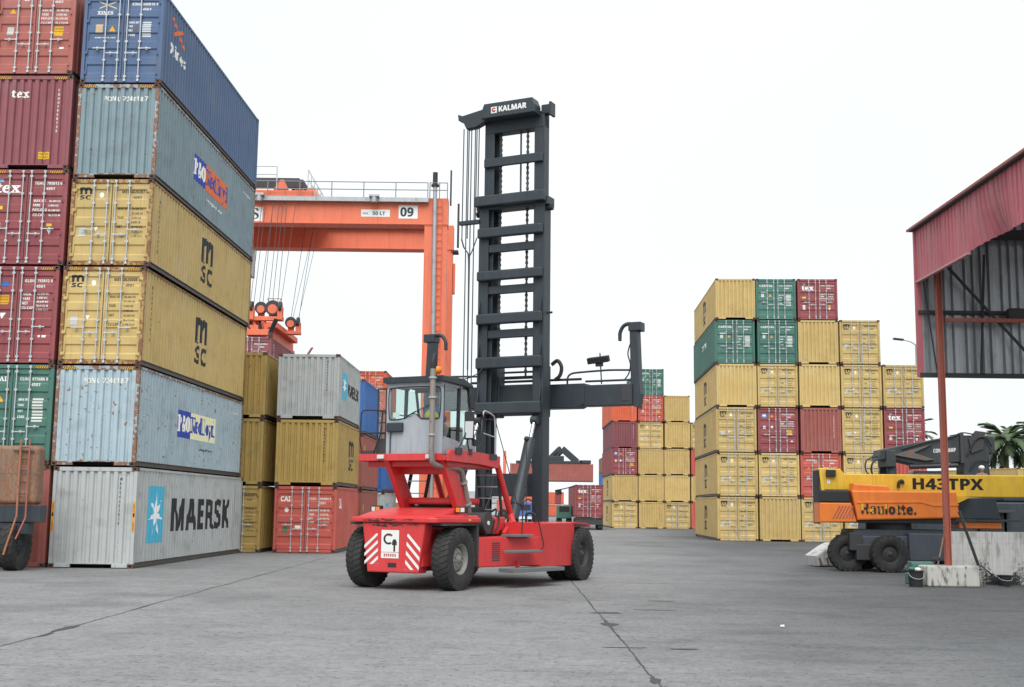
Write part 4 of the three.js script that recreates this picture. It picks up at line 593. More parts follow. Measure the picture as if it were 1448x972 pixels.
  for (const sx of [-1, 1]) {
    part('outer_upright', [bb(sx * 1.0, sx * 0.70, 0.35, 10.28, Z0 - 0.035, Z0, 0.008), bb(sx * 1.0, sx * 0.955, 0.35, 10.28, Z0 - 0.40, Z0 - 0.035), bb(sx * 1.0, sx * 0.70, 0.35, 10.28, Z0 - 0.435, Z0 - 0.40, 0.008), bb(sx * 0.955, sx * 0.76, 0.35, 10.28, Z0 - 0.22, Z0 - 0.19)], K2, mast);
    part('inner_upright', [bb(sx * 0.92, sx * 0.62, 2.9, 12.75, Z0 - 0.16, Z0 - 0.13, 0.006), bb(sx * 0.92, sx * 0.87, 2.9, 12.75, Z0 - 0.42, Z0 - 0.16), bb(sx * 0.92, sx * 0.60, 2.9, 12.75, Z0 - 0.46, Z0 - 0.42, 0.006)], K2, mast);
    part('lift_cylinder', [tb([sx * 0.80, 0.6, Z0 - 0.3], [sx * 0.80, 6.2, Z0 - 0.3], 0.09, 12)], K2, mast); part('cylinder_rod', [tb([sx * 0.80, 6.2, Z0 - 0.3], [sx * 0.80, 12.7, Z0 - 0.3], 0.055, 10)], M.dark, mast);
    part('guide_roller', [tb([sx * 1.0, 10.0, Z0 - 0.2], [sx * 1.16, 10.0, Z0 - 0.2], 0.09, 10)], M.black, mast); part('stop_pin', [tb([sx * 1.0, 7.1, Z0 - 0.3], [sx * 1.12, 7.1, Z0 - 0.3], 0.03, 8)], M.black, mast);
    part('gusset', [0, 1, 2].map((k) => sideX([[Z0 + 0.002, 4.0 + k * 1.22], [Z0 + 0.09, 4.3 + k * 1.22], [Z0 + 0.09, 4.75 + k * 1.22], [Z0 + 0.002, 5.1 + k * 1.22]], sx * 0.93 - 0.012, sx * 0.93 + 0.012)), K2, mast);
  }
  for (const [y, h] of [[9.37, 0.28], [8.16, 0.28], [6.95, 0.30], [5.74, 0.32], [4.50, 0.34]]) part('crossbar', [bb(-0.98, 0.98, y - h / 2, y + h / 2, Z0 + 0.002, Z0 + 0.17, 0.05)], K2, mast);
  part('crossbar', [bb(-1.06, 1.06, 10.12, 10.42, Z0 + 0.002, Z0 + 0.22, 0.04)], K2, mast); part('mast_collar', [bb(-1.10, 1.10, 10.05, 10.30, Z0 - 0.46, Z0 - 0.002, 0.03)], K2, mast);
  for (const [y, h] of [[11.42, 0.26], [8.95, 0.24], [7.78, 0.24], [6.55, 0.24]]) part('crossbar', [bb(-0.90, 0.90, y - h / 2, y + h / 2, Z0 - 0.128, Z0 - 0.03, 0.03)], K2, mast);
  
  part('lower_crossbar', [frontX([[-0.96, 2.75], [0.96, 2.75], [0.96, 2.05], [0.80, 2.05], [0.70, 2.14], [-0.70, 2.14], [-0.80, 2.05], [-0.96, 2.05]], Z0 - 0.12, Z0 - 0.04)], K2, mast);
  const head = part('mast_head', [frontX([[-0.82, 12.60], [0.82, 12.60], [0.82, 12.82], [0.74, 13.02], [-0.74, 13.02], [-0.82, 12.82]], Z0 - 0.10, Z0 + 0.32, 0.02), bb(-0.92, 0.92, 12.28, 12.65, Z0 - 0.48, Z0 - 0.12, 0.03), bb(0.82, 1.10, 12.66, 12.92, Z0 - 0.38, Z0 - 0.12, 0.02), bb(1.06, 1.13, 12.60, 12.98, Z0 - 0.40, Z0 - 0.10, 0.01)], K2, mast);
  part('mast_lettering', flat(D.kalmar, [-0.52, 12.68, Z0 + 0.325], [1.12, 0, 0], [0, 0.25, 0]), DM, mast);
  part('hose_bracket', [frontX([[-0.82, 12.98], [-1.55, 12.86], [-1.70, 12.92], [-1.68, 12.74], [-1.52, 12.66], [-1.42, 12.46], [-1.12, 12.48], [-0.82, 12.6]], Z0 - 0.15, Z0 + 0.08, 0.015)], K2, mast);
  part('hose_bracket', [bb(-1.62, -0.98, 9.70, 9.80, Z0 - 0.1, Z0 + 0.06)], K2, mast);
  for (const [x, y1] of [[-1.55, 9.3], [-1.43, 4.9], [-1.38, 9.3], [-1.30, 4.4], [-1.18, 4.9], [-1.13, 9.75], [-1.06, 10.3]]) part('hose', [tb([x, y1, Z0 - 0.02], [x + 0.01, 12.5, Z0 - 0.02], 0.017, 5)], M.rope, mast);
  part('hose', [pipe([[-1.55, 9.3, Z0], [-1.45, 9.0, Z0], [-1.33, 8.85, Z0], [-1.30, 8.0, Z0], [-1.29, 5.6, Z0]], 0.022, 6)], M.rope, mast); part('hose', [pipe([[-1.06, 9.3, Z0], [-1.2, 8.95, Z0], [-1.28, 8.8, Z0]], 0.016, 6)], M.rope, mast);
  for (const x of [-0.50, 0.33]) part('lift_chain', [bb(x - 0.022, x + 0.022, 5.4, 12.4, Z0 - 0.34, Z0 - 0.30), ...Array.from({ length: 46 }, (_, i) => bb(x - 0.035, x + 0.035, 5.5 + i * 0.15, 5.57 + i * 0.15, Z0 - 0.345, Z0 - 0.295))], M.rope, mast);
  part('lift_chain', [bb(0.10, 0.14, 10.4, 12.4, Z0 - 0.34, Z0 - 0.30)], M.rope, mast);
  for (const sx of [-1, 1]) { const c = sub('tilt_cylinder', t), p = [sx * 0.95, 1.55, -3.35], q = [sx * 0.86, 3.62, -4.52]; part('cylinder_barrel', [tb(p, q, 0.14, 18), tb([sx * 0.938, 1.9, -3.55], [sx * 0.915, 2.35, -3.80], 0.16, 18)], K2, c); part('cylinder_rod', [tb(q, [sx * 0.84, 4.1, -4.80], 0.05, 12)], M.chrome, c); part('cylinder_eye', [tb([sx * 0.84 - 0.09, 4.15, -4.83], [sx * 0.84 + 0.09, 4.15, -4.83], 0.11, 14)], K2, c); part('cylinder_eye', [tb(p.map((v, i) => v - (i === 0 ? 0.1 : 0)), p.map((v, i) => v + (i === 0 ? 0.1 : 0)), 0.13, 14)], K2, c); }
  // carriage and spreader
  const spr = sub('spreader', t), Z1 = -6.0;
  part('carriage', [bb(-0.85, 0.85, 4.35, 5.20, Z1 + 0.18, Z1 + 0.45, 0.03), bb(-0.85, -0.55, 4.3, 5.7, Z1 + 0.15, Z1 + 0.5, 0.03), bb(0.62, 0.85, 4.3, 5.7, Z1 + 0.15, Z1 + 0.5, 0.03)], K2, spr);
  part('spreader_beam', [frontX([[-1.55, 4.56], [1.55, 4.56], [1.75, 4.66], [1.75, 5.22], [-1.75, 5.22], [-1.75, 4.66]], Z1 - 0.55, Z1 - 0.02, 0.02)], K2, spr);
  for (const sx of [-1, 1]) {
    part('telescopic_arm', [bb(sx * 1.7, sx * 3.12, 4.60, 5.17, Z1 - 0.50, Z1 - 0.06, 0.02)], K2, spr);
    part('end_post', [frontX([[sx * 3.06, 4.62], [sx * 3.28, 4.50], [sx * 3.34, 4.9], [sx * 3.30, 5.3], [sx * 3.24, 6.80], [sx * 3.02, 6.80], [sx * 3.06, 5.2]].sort((a, b) => 0), Z1 - 0.42, Z1 - 0.14, 0.01)], K2, spr);
    part('corner_guide', [pipe([[sx * 3.10, 6.78, Z1 - 0.28], [sx * 2.95, 6.82, Z1 - 0.28], [sx * 2.80, 6.76, Z1 - 0.28], [sx * 2.71, 6.60, Z1 - 0.28], [sx * 2.70, 6.46, Z1 - 0.28]], 0.055, 8, 24), bb(sx * 2.66, sx * 2.74, 6.36, 6.48, Z1 - 0.33, Z1 - 0.23, 0.02), bb(sx * 3.0, sx * 3.36, 6.6, 6.84, Z1 - 0.45, Z1 - 0.10, 0.02)], K2, spr);
    part('hose', [pipe([[sx * 3.04, 6.3, Z1 - 0.2], [sx * 2.96, 6.0, Z1 - 0.2], [sx * 3.03, 5.7, Z1 - 0.2], [sx * 2.98, 5.45, Z1 - 0.2], [sx * 2.85, 5.28, Z1 - 0.2]], 0.018, 6)], M.black, spr);
    part('guard_rail', [pipe([[sx * 1.22, 5.2, Z1 - 0.12], [sx * 1.24, 5.42, Z1 - 0.12], [sx * 1.42, 5.52, Z1 - 0.12], [sx * 2.4, 5.56, Z1 - 0.12], [sx * 3.06, 5.54, Z1 - 0.12]], 0.028, 8, 40, 0.3), tb([sx * 1.75, 5.28, Z1 - 0.15], [sx * 3.06, 5.28, Z1 - 0.15], 0.03, 8)], K2, spr);
    if (sx > 0) part('flood_lamp', [tb([sx * 2.2, 5.2, Z1 - 0.2], [sx * 2.15, 6.05, Z1 - 0.2], 0.018, 6), bx(0.62, 0.17, 0.16, sx * 2.12, 5.86, Z1 - 0.16, 0.3, 0, 0.08, 0.02), bx(0.2, 0.12, 0.08, sx * 2.14, 5.74, Z1 - 0.18)], M.black, spr);
    part('twistlock_box', [bb(sx * 2.82, sx * 3.06, 4.70, 5.16, Z1 - 0.50, Z1 - 0.05, 0.02)], M.dark, spr);
    part('hydraulic_hose', [pipe([[sx * 0.85, 5.75, Z1 + 0.1], [sx * 1.02, 5.85, Z1 + 0.1], [sx * 1.14, 5.68, Z1 + 0.1], [sx * 1.1, 5.45, Z1 + 0.1], [sx * 0.95, 5.32, Z1 + 0.1]], 0.055, 8, 24)], M.black, spr);
  }
  part('hydraulic_pipes', [tb([-1.7, 5.33, Z1 + 0.02], [1.7, 5.33, Z1 + 0.02], 0.035, 8), tb([-0.8, 5.58, Z1 + 0.1], [0.8, 5.58, Z1 + 0.1], 0.03, 8), bb(-0.7, 0.7, 5.40, 5.48, Z1 - 0.05, Z1 + 0.05)], M.black, spr);
  part('maker_tag', flat(D.boomTag, [2.40, 4.96, Z1 - 0.075], [0.27, 0, 0], [0, 0.14, 0]), DM, spr);
}
// a body as one skin: tapered capsules joined with a smooth minimum, meshed with marching cubes
function bodyGeo(bones, res, size, ctr, kk = 0.03) {
  const mc = new MarchingCubes(res, M.dark, false, false, 60000); mc.isolation = 0; const half = size / 2;
  for (let z = 0; z < res; z++) for (let y = 0; y < res; y++) for (let x = 0; x < res; x++) {
    const px = ctr[0] + (x / res * 2 - 1) * half, py = ctr[1] + (y / res * 2 - 1) * half, pz = ctr[2] + (z / res * 2 - 1) * half; let acc = 0;
    for (const [a, b, ra, rb] of bones) { const bx_ = b[0] - a[0], by = b[1] - a[1], bz = b[2] - a[2], qx = px - a[0], qy = py - a[1], qz = pz - a[2], l2 = bx_ * bx_ + by * by + bz * bz || 1e-9, h = cl((qx * bx_ + qy * by + qz * bz) / l2), d = Math.hypot(qx - bx_ * h, qy - by * h, qz - bz * h) - (ra + (rb - ra) * h); acc += Math.exp(-d / kk); }
    mc.field[x + y * res + z * res * res] = -(-kk * Math.log(acc + 1e-30));
  }
  mc.update(); const n = mc.count, g = new THREE.BufferGeometry(), P = new Float32Array(n * 3), N = new Float32Array(n * 3);
  for (let i = 0; i < n * 3; i += 3) for (let c = 0; c < 3; c++) P[i + c] = mc.positionArray[i + c] * half + ctr[c], N[i + c] = mc.normalArray[i + c];
  g.setAttribute('position', new THREE.BufferAttribute(P, 3)); g.setAttribute('normal', new THREE.BufferAttribute(N, 3)); return fin(g);
}
{
  const t = thing('person', 'seated operator in blue shirt and yellow vest inside the handler cab', 'person', undefined, [-2.25 + 0.135, 0.07, -27.75 + 0.066], -26 * Math.PI / 180);
  const skin = std({ color: rgb(0.20, 0.10, 0.06), roughness: 0.6 }), shirt = std({ color: rgb(0.10, 0.18, 0.36), roughness: 0.9 }), vest = std({ color: rgb(0.62, 0.55, 0.05), roughness: 0.8 });
  const c = [0, 3.98, -0.72];
  part('body', bodyGeo([[[0, 3.64, -0.60], [0, 3.90, -0.58], 0.15, 0.14], [[0, 3.90, -0.58], [0, 4.06, -0.60], 0.14, 0.10], [[-0.14, 4.06, -0.60], [0.14, 4.06, -0.60], 0.075, 0.075], [[0, 4.08, -0.60], [0, 4.20, -0.62], 0.05, 0.05], [[0, 4.27, -0.63], [0, 4.33, -0.62], 0.085, 0.09], [[0, 4.26, -0.72], [0, 4.28, -0.68], 0.02, 0.04], [[-0.19, 4.05, -0.60], [-0.25, 3.80, -0.68], 0.055, 0.045], [[-0.25, 3.80, -0.68], [-0.12, 3.88, -1.0], 0.043, 0.033], [[0.19, 4.05, -0.60], [0.25, 3.80, -0.68], 0.055, 0.045], [[0.25, 3.80, -0.68], [0.12, 3.88, -1.0], 0.043, 0.033], [[-0.09, 3.62, -0.62], [-0.12, 3.66, -0.98], 0.085, 0.065], [[0.09, 3.62, -0.62], [0.12, 3.66, -0.98], 0.085, 0.065], [[-0.12, 3.66, -0.98], [-0.12, 3.32, -1.10], 0.06, 0.045], [[0.12, 3.66, -0.98], [0.12, 3.32, -1.10], 0.06, 0.045]], 72, 1.25, c, 0.018), skin, t);
  part('shirt', bodyGeo([[[0, 3.64, -0.60], [0, 3.90, -0.58], 0.165, 0.155], [[0, 3.90, -0.58], [0, 4.05, -0.60], 0.155, 0.11], [[-0.14, 4.06, -0.60], [0.14, 4.06, -0.60], 0.09, 0.09], [[-0.19, 4.05, -0.60], [-0.25, 3.80, -0.68], 0.068, 0.056], [[-0.25, 3.80, -0.68], [-0.20, 3.83, -0.82], 0.055, 0.05], [[0.19, 4.05, -0.60], [0.25, 3.80, -0.68], 0.068, 0.056], [[0.25, 3.80, -0.68], [0.20, 3.83, -0.82], 0.055, 0.05]], 60, 1.1, [0, 3.9, -0.7], 0.018), shirt, t);
  part('vest', bodyGeo([[[0, 3.66, -0.60], [0, 3.90, -0.58], 0.175, 0.167], [[0, 3.90, -0.58], [0, 4.0, -0.60], 0.167, 0.12]], 44, 0.8, [0, 3.85, -0.6], 0.018), vest, t);
  part('cap', [ball(0.10, 0, 4.37, -0.62, 1, 0.7, 1.05), bb(-0.08, 0.08, 4.345, 4.36, -0.82, -0.68)], M.white, t);
}
// ---------- rubber-tyred gantry crane ----------
D.n09 = dec('n09', 130, 92, (c, w, h) => { c.fillStyle = '#e6e8e4'; c.fillRect(0, 0, w, h); c.fillStyle = '#2a3a40'; c.font = '900 84px sans-serif'; c.fillText('09', 10, 76, 110); });
D.swl = dec('swl', 220, 58, (c, w, h) => { c.fillStyle = '#e2e5e2'; c.fillRect(0, 0, w, h); c.fillStyle = '#4a565a'; c.font = 'bold 24px sans-serif'; c.fillText('SWL', 10, 40, 62); c.font = '900 40px sans-serif'; c.fillText('50 LT', 86, 44, 126); });
D.letS = dec('letS', 90, 92, (c, w, h) => { c.fillStyle = '#e6e8e4'; c.fillRect(0, 0, w, h); c.fillStyle = '#2a3a40'; c.font = 'bold 96px serif'; c.fillText('S', 14, 78, 62); });
function gantry(label, x, z, ry, detail) {
  const t = thing('gantry_crane', label, 'crane', undefined, [x, 0, z], ry), C = M.crane; // origin under the near corner leg; spans towards -x and -z
  const XL = -24.2, legs = [[-0.70, 0], [-0.70, -7], [XL, 0], [XL, -7]];
  for (const zz of [0, -7]) {
    const g = part('girder', [bb(XL - 0.7, 0.0, 18.72, 20.18, zz - 0.5, zz + 0.5), bb(XL - 0.7, 0.0, 18.66, 18.72, zz - 0.56, zz + 0.56)], C, t);
    if (detail) {
      part('cable_tray', [bb(XL - 0.7, -1.15, 19.98, 20.24, zz + 0.51, zz + 0.85)], M.zinc, g);
      for (const [xx, q] of [[-4.4, 0.3], [-11.3, 0.3]]) if (zz === 0) part('flood_lamp', [tb([xx, 19.9, 0.95], [xx, 20.3, 0.95], 0.2, 10), bb(xx - 0.3, xx + 0.3, 20.2, 20.36, 0.8, 1.15, 0.03)], M.zinc, g);
      if (zz === 0) {
        part('number_sign', flat(D.n09, [-2.96, 19.02, 0.506], [1.16, 0, 0], [0, 0.82, 0]), DM, g); part('load_sign', flat(D.swl, [-5.22, 19.11, 0.506], [1.74, 0, 0], [0, 0.45, 0]), DM, g); part('letter_sign', flat(D.letS, [-12.0, 18.76, 0.506], [0.85, 0, 0], [0, 0.89, 0]), DM, g);
        for (const y of [20.72, 21.18]) { part('handrail', [tb([XL, y, 0.78], [-1.2, y, 0.78], 0.032, 5)], M.zincrail, g); part('handrail', [tb([-1.1, y, 0.78], [0.0, y, 0.78], 0.032, 5)], M.zincrail, g); }
        for (let k = 0; k <= 12; k++) { const xx = -1.2 - k * 1.93; part('handrail_post', [tb([xx, 20.2, 0.78], [xx, 21.18, 0.78], 0.032, 5)], M.zincrail, g); }
        for (const xx of [-1.08, -0.5, -0.02]) part('handrail_post', [tb([xx, 20.2, 0.78], [xx, 21.18, 0.78], 0.032, 5)], M.zincrail, g);
      }
    }
  }
  for (const [lx, lz] of legs) { const l = part('leg', [bb(lx - 0.68, lx + 0.68, 1.7, 18.72, lz - 0.5, lz + 0.5), bb(lx - 0.72, lx + 0.72, 18.6, 18.76, lz - 0.53, lz + 0.53), bb(lx - 0.68, lx + 0.72, 18.74, 20.3, lz - 0.52, lz + 0.503)], C, t); if (detail && lx > -2 && lz === 0) { for (const sx of [-0.16, 0.16]) part('ladder_rail', [tb([lx + 0.22 + sx, 2, 0.58], [lx + 0.22 + sx, 20.2, 0.58], 0.02, 5)], C, l); for (let y = 3; y < 20; y += 0.42) part('ladder_rung', memo('rung', () => tb([-0.16, 0, 0], [0.16, 0, 0], 0.018, 5)), C, l).position.set(lx + 0.22, y, 0.58); } }
  for (const lx of [-0.70, XL]) { part('sill_beam', [bb(lx - 0.6, lx + 0.6, 1.2, 2.1, -8.6, 1.6)], C, t); for (const wz of [0.9, -0.7, -6.3, -7.9]) wheel(t, lx, 0.75, wz, 0.75, 0.40, 0.5, 1, M.dark, M.black, 'rtg', 0, 12); }
  part('machine_box', [bb(-0.2, 0.5, 2.2, 4.6, -5.6, -1.4, 0.05)], C, t);
  if (detail) {
    part('conduit_pipe', [tb([-0.66, 2.0, 0.66], [-0.78, 21.2, 0.66], 0.13, 12)], M.zinc, t); part('conduit_cap', [tb([-0.78, 21.0, 0.66], [-0.78, 21.85, 0.66], 0.15, 12), tb([-0.78, 20.98, 0.66], [-0.78, 21.1, 0.66], 0.24, 12)], M.black, t);
    part('antenna', [tb([0.16, 19.9, 0.3], [0.16, 22.1, 0.3], 0.06, 6)], M.dark, t); part('antenna', [tb([0.30, 18.9, -7], [0.30, 21.9, -7], 0.08, 6)], M.dark, t); part('junction_box', [bb(0.0, 0.14, 15.8, 17.8, -7.3, -6.8)], C, t); part('end_walkway', [bb(-0.1, 0.35, 18.5, 18.62, -7.4, -6.4)], M.dark, t);
    // trolley on the girders
    const tr = sub('trolley', t);
    part('trolley_frame', [bb(-15.8, -8.2, 20.24, 20.7, -7.6, 0.5, 0.03), frontX([[-10.6, 20.8], [-10.2, 21.4], [-10.0, 21.4], [-9.7, 20.8]], 0.1, 0.3)], C, tr);
    part('machine_house', [bb(-15.6, -9.0, 21.2, 21.75, -6.8, -0.8, 0.06), bb(-15.2, -9.4, 21.75, 22.05, -6.2, -1.6, 0.04), bb(-15.2, -9.2, 20.7, 21.2, -6.0, -1.4)], M.dark, tr); part('machine_house_band', [bb(-15.7, -9.7, 20.95, 21.15, -0.85, -0.70)], M.white, tr);
    part('winch_drum', [tb([-8.6, 21.0, -5], [-8.6, 21.0, -1.5], 0.42, 14), tb([-9.3, 21.1, -4], [-9.3, 21.1, -1.0], 0.3, 12)], M.liftorange, tr);
    part('stair_rail', [tb([-8.5, 22.0, 0.4], [-7.55, 20.4, 0.4], 0.04, 5), tb([-8.5, 21.4, 0.4], [-7.75, 20.3, 0.4], 0.04, 5), ...[0, 1, 2, 3, 4].map((k) => tb([-8.5 + k * 0.2, 20.3, 0.4], [-8.5 + k * 0.2, 22.0 - k * 0.36, 0.4], 0.03, 5))], M.galv, tr);
    part('trolley_rail', [tb([-15.8, 22.2, 0.4], [-10.4, 22.2, 0.4], 0.035, 5), tb([-15.8, 21.7, 0.4], [-10.4, 21.7, 0.4], 0.035, 5), tb([-10.4, 20.6, 0.4], [-10.4, 22.2, 0.4], 0.035, 5)], M.galv, tr);
    part('operator_cabin', [bb(-14.4, -12.8, 16.4, 18.4, -5.6, -3.4, 0.05)], M.zinc, tr);
    for (const [x0, x1, y1, z1] of [[-11.15, -11.15, 13.1, 2.9], [-10.9, -10.95, 13.1, 2.9], [-10.3, -10.67, 13.1, 2.8], [-10.5, -10.45, 13.1, 2.8], [-10.1, -10.12, 13.1, 2.9], [-9.9, -9.85, 13.6, 2.9], [-9.7, -9.58, 13.1, 2.9], [-8.9, -9.40, 13.1, 2.9], [-9.5, -9.83, 13.2, -2.7], [-8.6, -9.72, 13.2, -2.7], [-8.2, -9.40, 13.2, -2.8], [-8.9, -9.36, 13.2, -2.8]]) part('hoist_rope', [tb([x1 + (x0 - x1) * 0.6, 20.3, z1 > 0 ? 0.65 : -5.8], [x1, y1, z1], 0.017, 4)], M.rope, tr);
  }
  return t;
}
gantry('orange rubber-tyred gantry crane numbered 09 spanning the stacks', -4.0 + 0.03, -71.0, 0, true);
{ // spreader under the hoist ropes, gripping a container
  const t = thing('crane_spreader', 'orange hoist spreader with striped end and rope sheaves gripping a maroon container', 'spreader', undefined, [-15.02, 11.40, -74.1]), C = M.crane;
  part('main_beam', [bb(-0.55, 0.55, 0.25, 0.85, -4.4, 4.4, 0.03), bb(0.56, 0.60, 0.2, 1.1, -4.2, 2.6)], C, t);
  for (const s of [-1, 1]) { part('end_beam', [bb(-1.18, 1.18, 0.08, 0.42, s * 5.75, s * 6.05, 0.03), bb(-0.4, 0.4, 0.22, 0.7, s * 4.3, s * 5.9, 0.03)], C, t); for (const sx of [-1, 1]) { part('twistlock', [bb(sx * 1.02, sx * 1.20, 0.0, 0.3, s * 5.72, s * 6.08, 0.02)], M.dark, t); part('corner_flap', [beam([sx * 1.15, 0.3, s * 6.0], [sx * 1.5, 1.0, s * 6.25], 0.3, 0.06)], s > 0 ? M.dark : M.oxide, t); } }
  for (let k = 0; k < 7; k++) part('stripe_panel', [beam([-0.95 + k * 0.3, 0.42, 5.9], [-1.1 + k * 0.3, 1.05, 5.75], 0.17, 0.05)], k % 2 ? M.black : C, t);
  part('head_block', [bb(-1.0, 1.0, 0.9, 1.25, -3.5, 3.5, 0.03), bb(-1.7, 1.8, 0.95, 1.2, 5.55, 5.95, 0.03), bb(-0.3, 0.3, 0.8, 1.15, 3.4, 5.6, 0.03), bb(0.9, 1.85, 0.95, 1.15, 0.0, 0.5, 0.03)], C, t);
  for (const [sx, sz, r] of [[0.0, 6.0, 0.30], [0.50, 5.8, 0.36], [1.20, 5.9, 0.44], [1.65, 6.0, 0.30], [1.22, 0.3, 0.36], [1.66, 0.2, 0.30], [-0.6, 5.8, 0.36], [-1.3, 5.9, 0.44]]) { const s = sub('sheave', t); const edge = r < 0.31; part('sheave_block', [edge ? disc(r, 0.16, sx, 1.75, sz, 18) : fin(new THREE.CylinderGeometry(r, r, 0.18, 20).rotateX(Math.PI / 2).translate(sx, 1.70, sz))], M.dark, s); part('sheave_guard', [bb(sx - r * 0.55, sx + r * 0.55, 1.05, 1.72, sz - 0.14, sz - 0.10), edge ? bb(sx - 0.14, sx + 0.14, 1.0, 1.7, sz + 0.08, sz + 0.12) : fin(new THREE.CylinderGeometry(r * 0.62, r * 0.62, 0.03, 18).rotateX(Math.PI / 2).translate(sx, 1.62, sz + 0.11))], M.crane, s); }
  part('cable_basket', [tb([1.0, 1.9, 5.8], [0.85, 2.25, 5.8], 0.02, 4), tb([1.45, 1.9, 5.8], [1.65, 2.25, 5.8], 0.02, 4), tb([0.85, 2.25, 5.8], [1.65, 2.25, 5.8], 0.02, 4), tb([1.1, 1.9, 5.8], [1.2, 2.25, 5.8], 0.02, 4)], M.oxide, t);
  container({ color: 'plum', v: 2, end: 'door', doors: 'gen', H: 2.591, label: 'maroon container hanging from the gantry crane spreader', pos: [-15.02, 8.80, -68.0], lod: 2, side: [['vertNumW', 'sideA', 0.9, 1.1, 0.6, 2.3]] });
}

D.soot = dec('soot', 240, 110, (c, w, h) => { const R = rng(91); for (let k = 0; k < 2600; k++) { const x = (R() + R() + R()) / 3, y = 1 - Math.abs(R() + R() - 1) * (0.55 + 0.45 * Math.sin(x * 9)); if (R() > 0.25 + 0.75 * y) continue; c.fillStyle = `rgba(${30 + R() * 20},${30 + R() * 18},${30 + R() * 16},${0.25 + 0.4 * R()})`; c.beginPath(); c.ellipse(x * w, y * h, 0.8 + R() * 3.2, 0.6 + R() * 2.2, R() * 3, 0, 7); c.fill(); } });
M.trimpink = std({ color: rgb(0.55, 0.27, 0.28), roughness: 0.6 });
// ---------- open shed, its post and the clutter at its foot ----------
{
  const t = thing('open_shed', 'open shed with faded red fascia, hanging zinc end wall and red posts', 'shed'), X0 = 10.68, Z1 = -31.1;
  // dented ribbed fascia along the eave, as separate sheets
  const sheets = 8, sw = 1.0;
  for (let k = 0; k < sheets; k++) {
    const z0 = Z1 + k * sw, P = corr(0, sw, 0.2, 0.04, 0.2, 0.12), bent = k === 4 || k === 5, R = rng(40 + k), cut = 0;
    const mk = (y0, y1) => strip(P, y0, y1, (s, y, o) => { const f = (9.25 - y) / 1.35; return [X0 - o + 0.30 * f * f * Math.exp(-((k + s - 5.0) ** 2) / 0.5) + 0, y + 0.16 * f * Math.exp(-((k + s - 4.9) ** 2) / 0.6), z0 + s]; }, plainUV);
    const lo = 7.90 + cut, n = 4, l = []; for (let q = 0; q < n; q++) l.push(mk(lo + (9.25 - lo) * q / n, lo + (9.25 - lo) * (q + 1) / n)); part('fascia_sheet', l, PAINT.shedred[k % 4], t);
  }
  part('eave_trim', [bb(X0 - 0.14, X0 + 0.05, 9.25, 9.33, Z1 - 0.15, Z1 + 8.2)], M.dark, t);
  part('drip_trim', [bb(X0 - 0.035, X0 + 0.055, 7.85, 7.90, Z1 - 0.02, Z1 + 3.6)], M.trimpink, t); part('corner_trim', [bb(X0 - 0.04, X0 + 0.10, 5.36, 9.25, Z1 - 0.12, Z1 - 0.01)], M.shedred, t);
  part('roof_sheet', [frontX([[X0 - 0.15, 9.34], [X0 + 8, 11.0], [X0 + 16, 9.34], [X0 + 16, 9.28], [X0 + 8, 10.94], [X0 - 0.15, 9.28]], Z1 - 0.3, Z1 + 8.4)], M.oxide, t);
  // end wall of zinc sheets, seen from inside
  for (let k = 0; k < 11; k++) { const P = corr(0, 0.98, 0.245, 0.085), x0 = X0 + 0.08 + k * 0.98, top = 9.2 + Math.min(k, 8) * 0.2; part('wall_sheet', strip(P, 5.42, top, (s, y, o) => [x0 + s, y, Z1 - 0.06 + o], plainUV), PAINT.zinc[k % 4], t); }
  part('wall_girt', [bb(X0, X0 + 11, 5.34, 5.46, Z1 - 0.05, Z1 + 0.06)], M.dark, t); part('wall_girt', [bb(X0, X0 + 11, 7.02, 7.11, Z1 - 0.03, Z1 + 0.07)], M.dark, t); part('tie_beam', [bb(X0 + 0.55, X0 + 11, 6.76, 6.86, Z1 + 0.30, Z1 + 0.40)], M.oxide, t);
  part('brace', [beam([X0 + 0.7, 8.3, Z1 + 0.2], [X0 + 3.6, 5.0, Z1 + 0.2], 0.06, 0.06)], M.dark, t); part('brace', [beam([X0 + 1.75, 8.6, Z1 + 0.12], [X0 + 1.55, 5.45, Z1 + 0.12], 0.05, 0.05)], M.dark, t); part('brace', [beam([X0 + 0.1, 8.1, Z1 + 0.1], [X0 + 0.42, 5.4, Z1 + 0.1], 0.03, 0.03)], M.dark, t);
  part('wall_lamp', [bb(X0 + 2.25, X0 + 2.75, 6.85, 7.15, Z1 + 0.1, Z1 + 0.35, 0.05)], M.dark, t);
  part('post', [bb(11.03, 11.05, 0.5, 8.6, -30.82, -30.66), bb(11.15, 11.17, 0.5, 8.6, -30.82, -30.66), bb(11.05, 11.15, 0.5, 8.6, -30.76, -30.72)], M.oxide, t);
  for (const [px, pz] of [[11.1, -23.6], [26.0, -30.7], [26.0, -23.6], [18.6, -30.7]]) part('post', [bb(px - 0.08, px + 0.08, 0, 9.6, pz - 0.12, pz + 0.12)], M.oxide, t);
  for (const z of [-30.7, -27.0, -23.6]) part('rafter', [bb(X0 + 0.06, X0 + 8, 8.95, 9.2, z - 0.06, z + 0.06)], M.dark, t); part('eave_beam', [bb(11.0, 11.2, 8.9, 9.22, Z1, Z1 + 8)], M.dark, t);
}
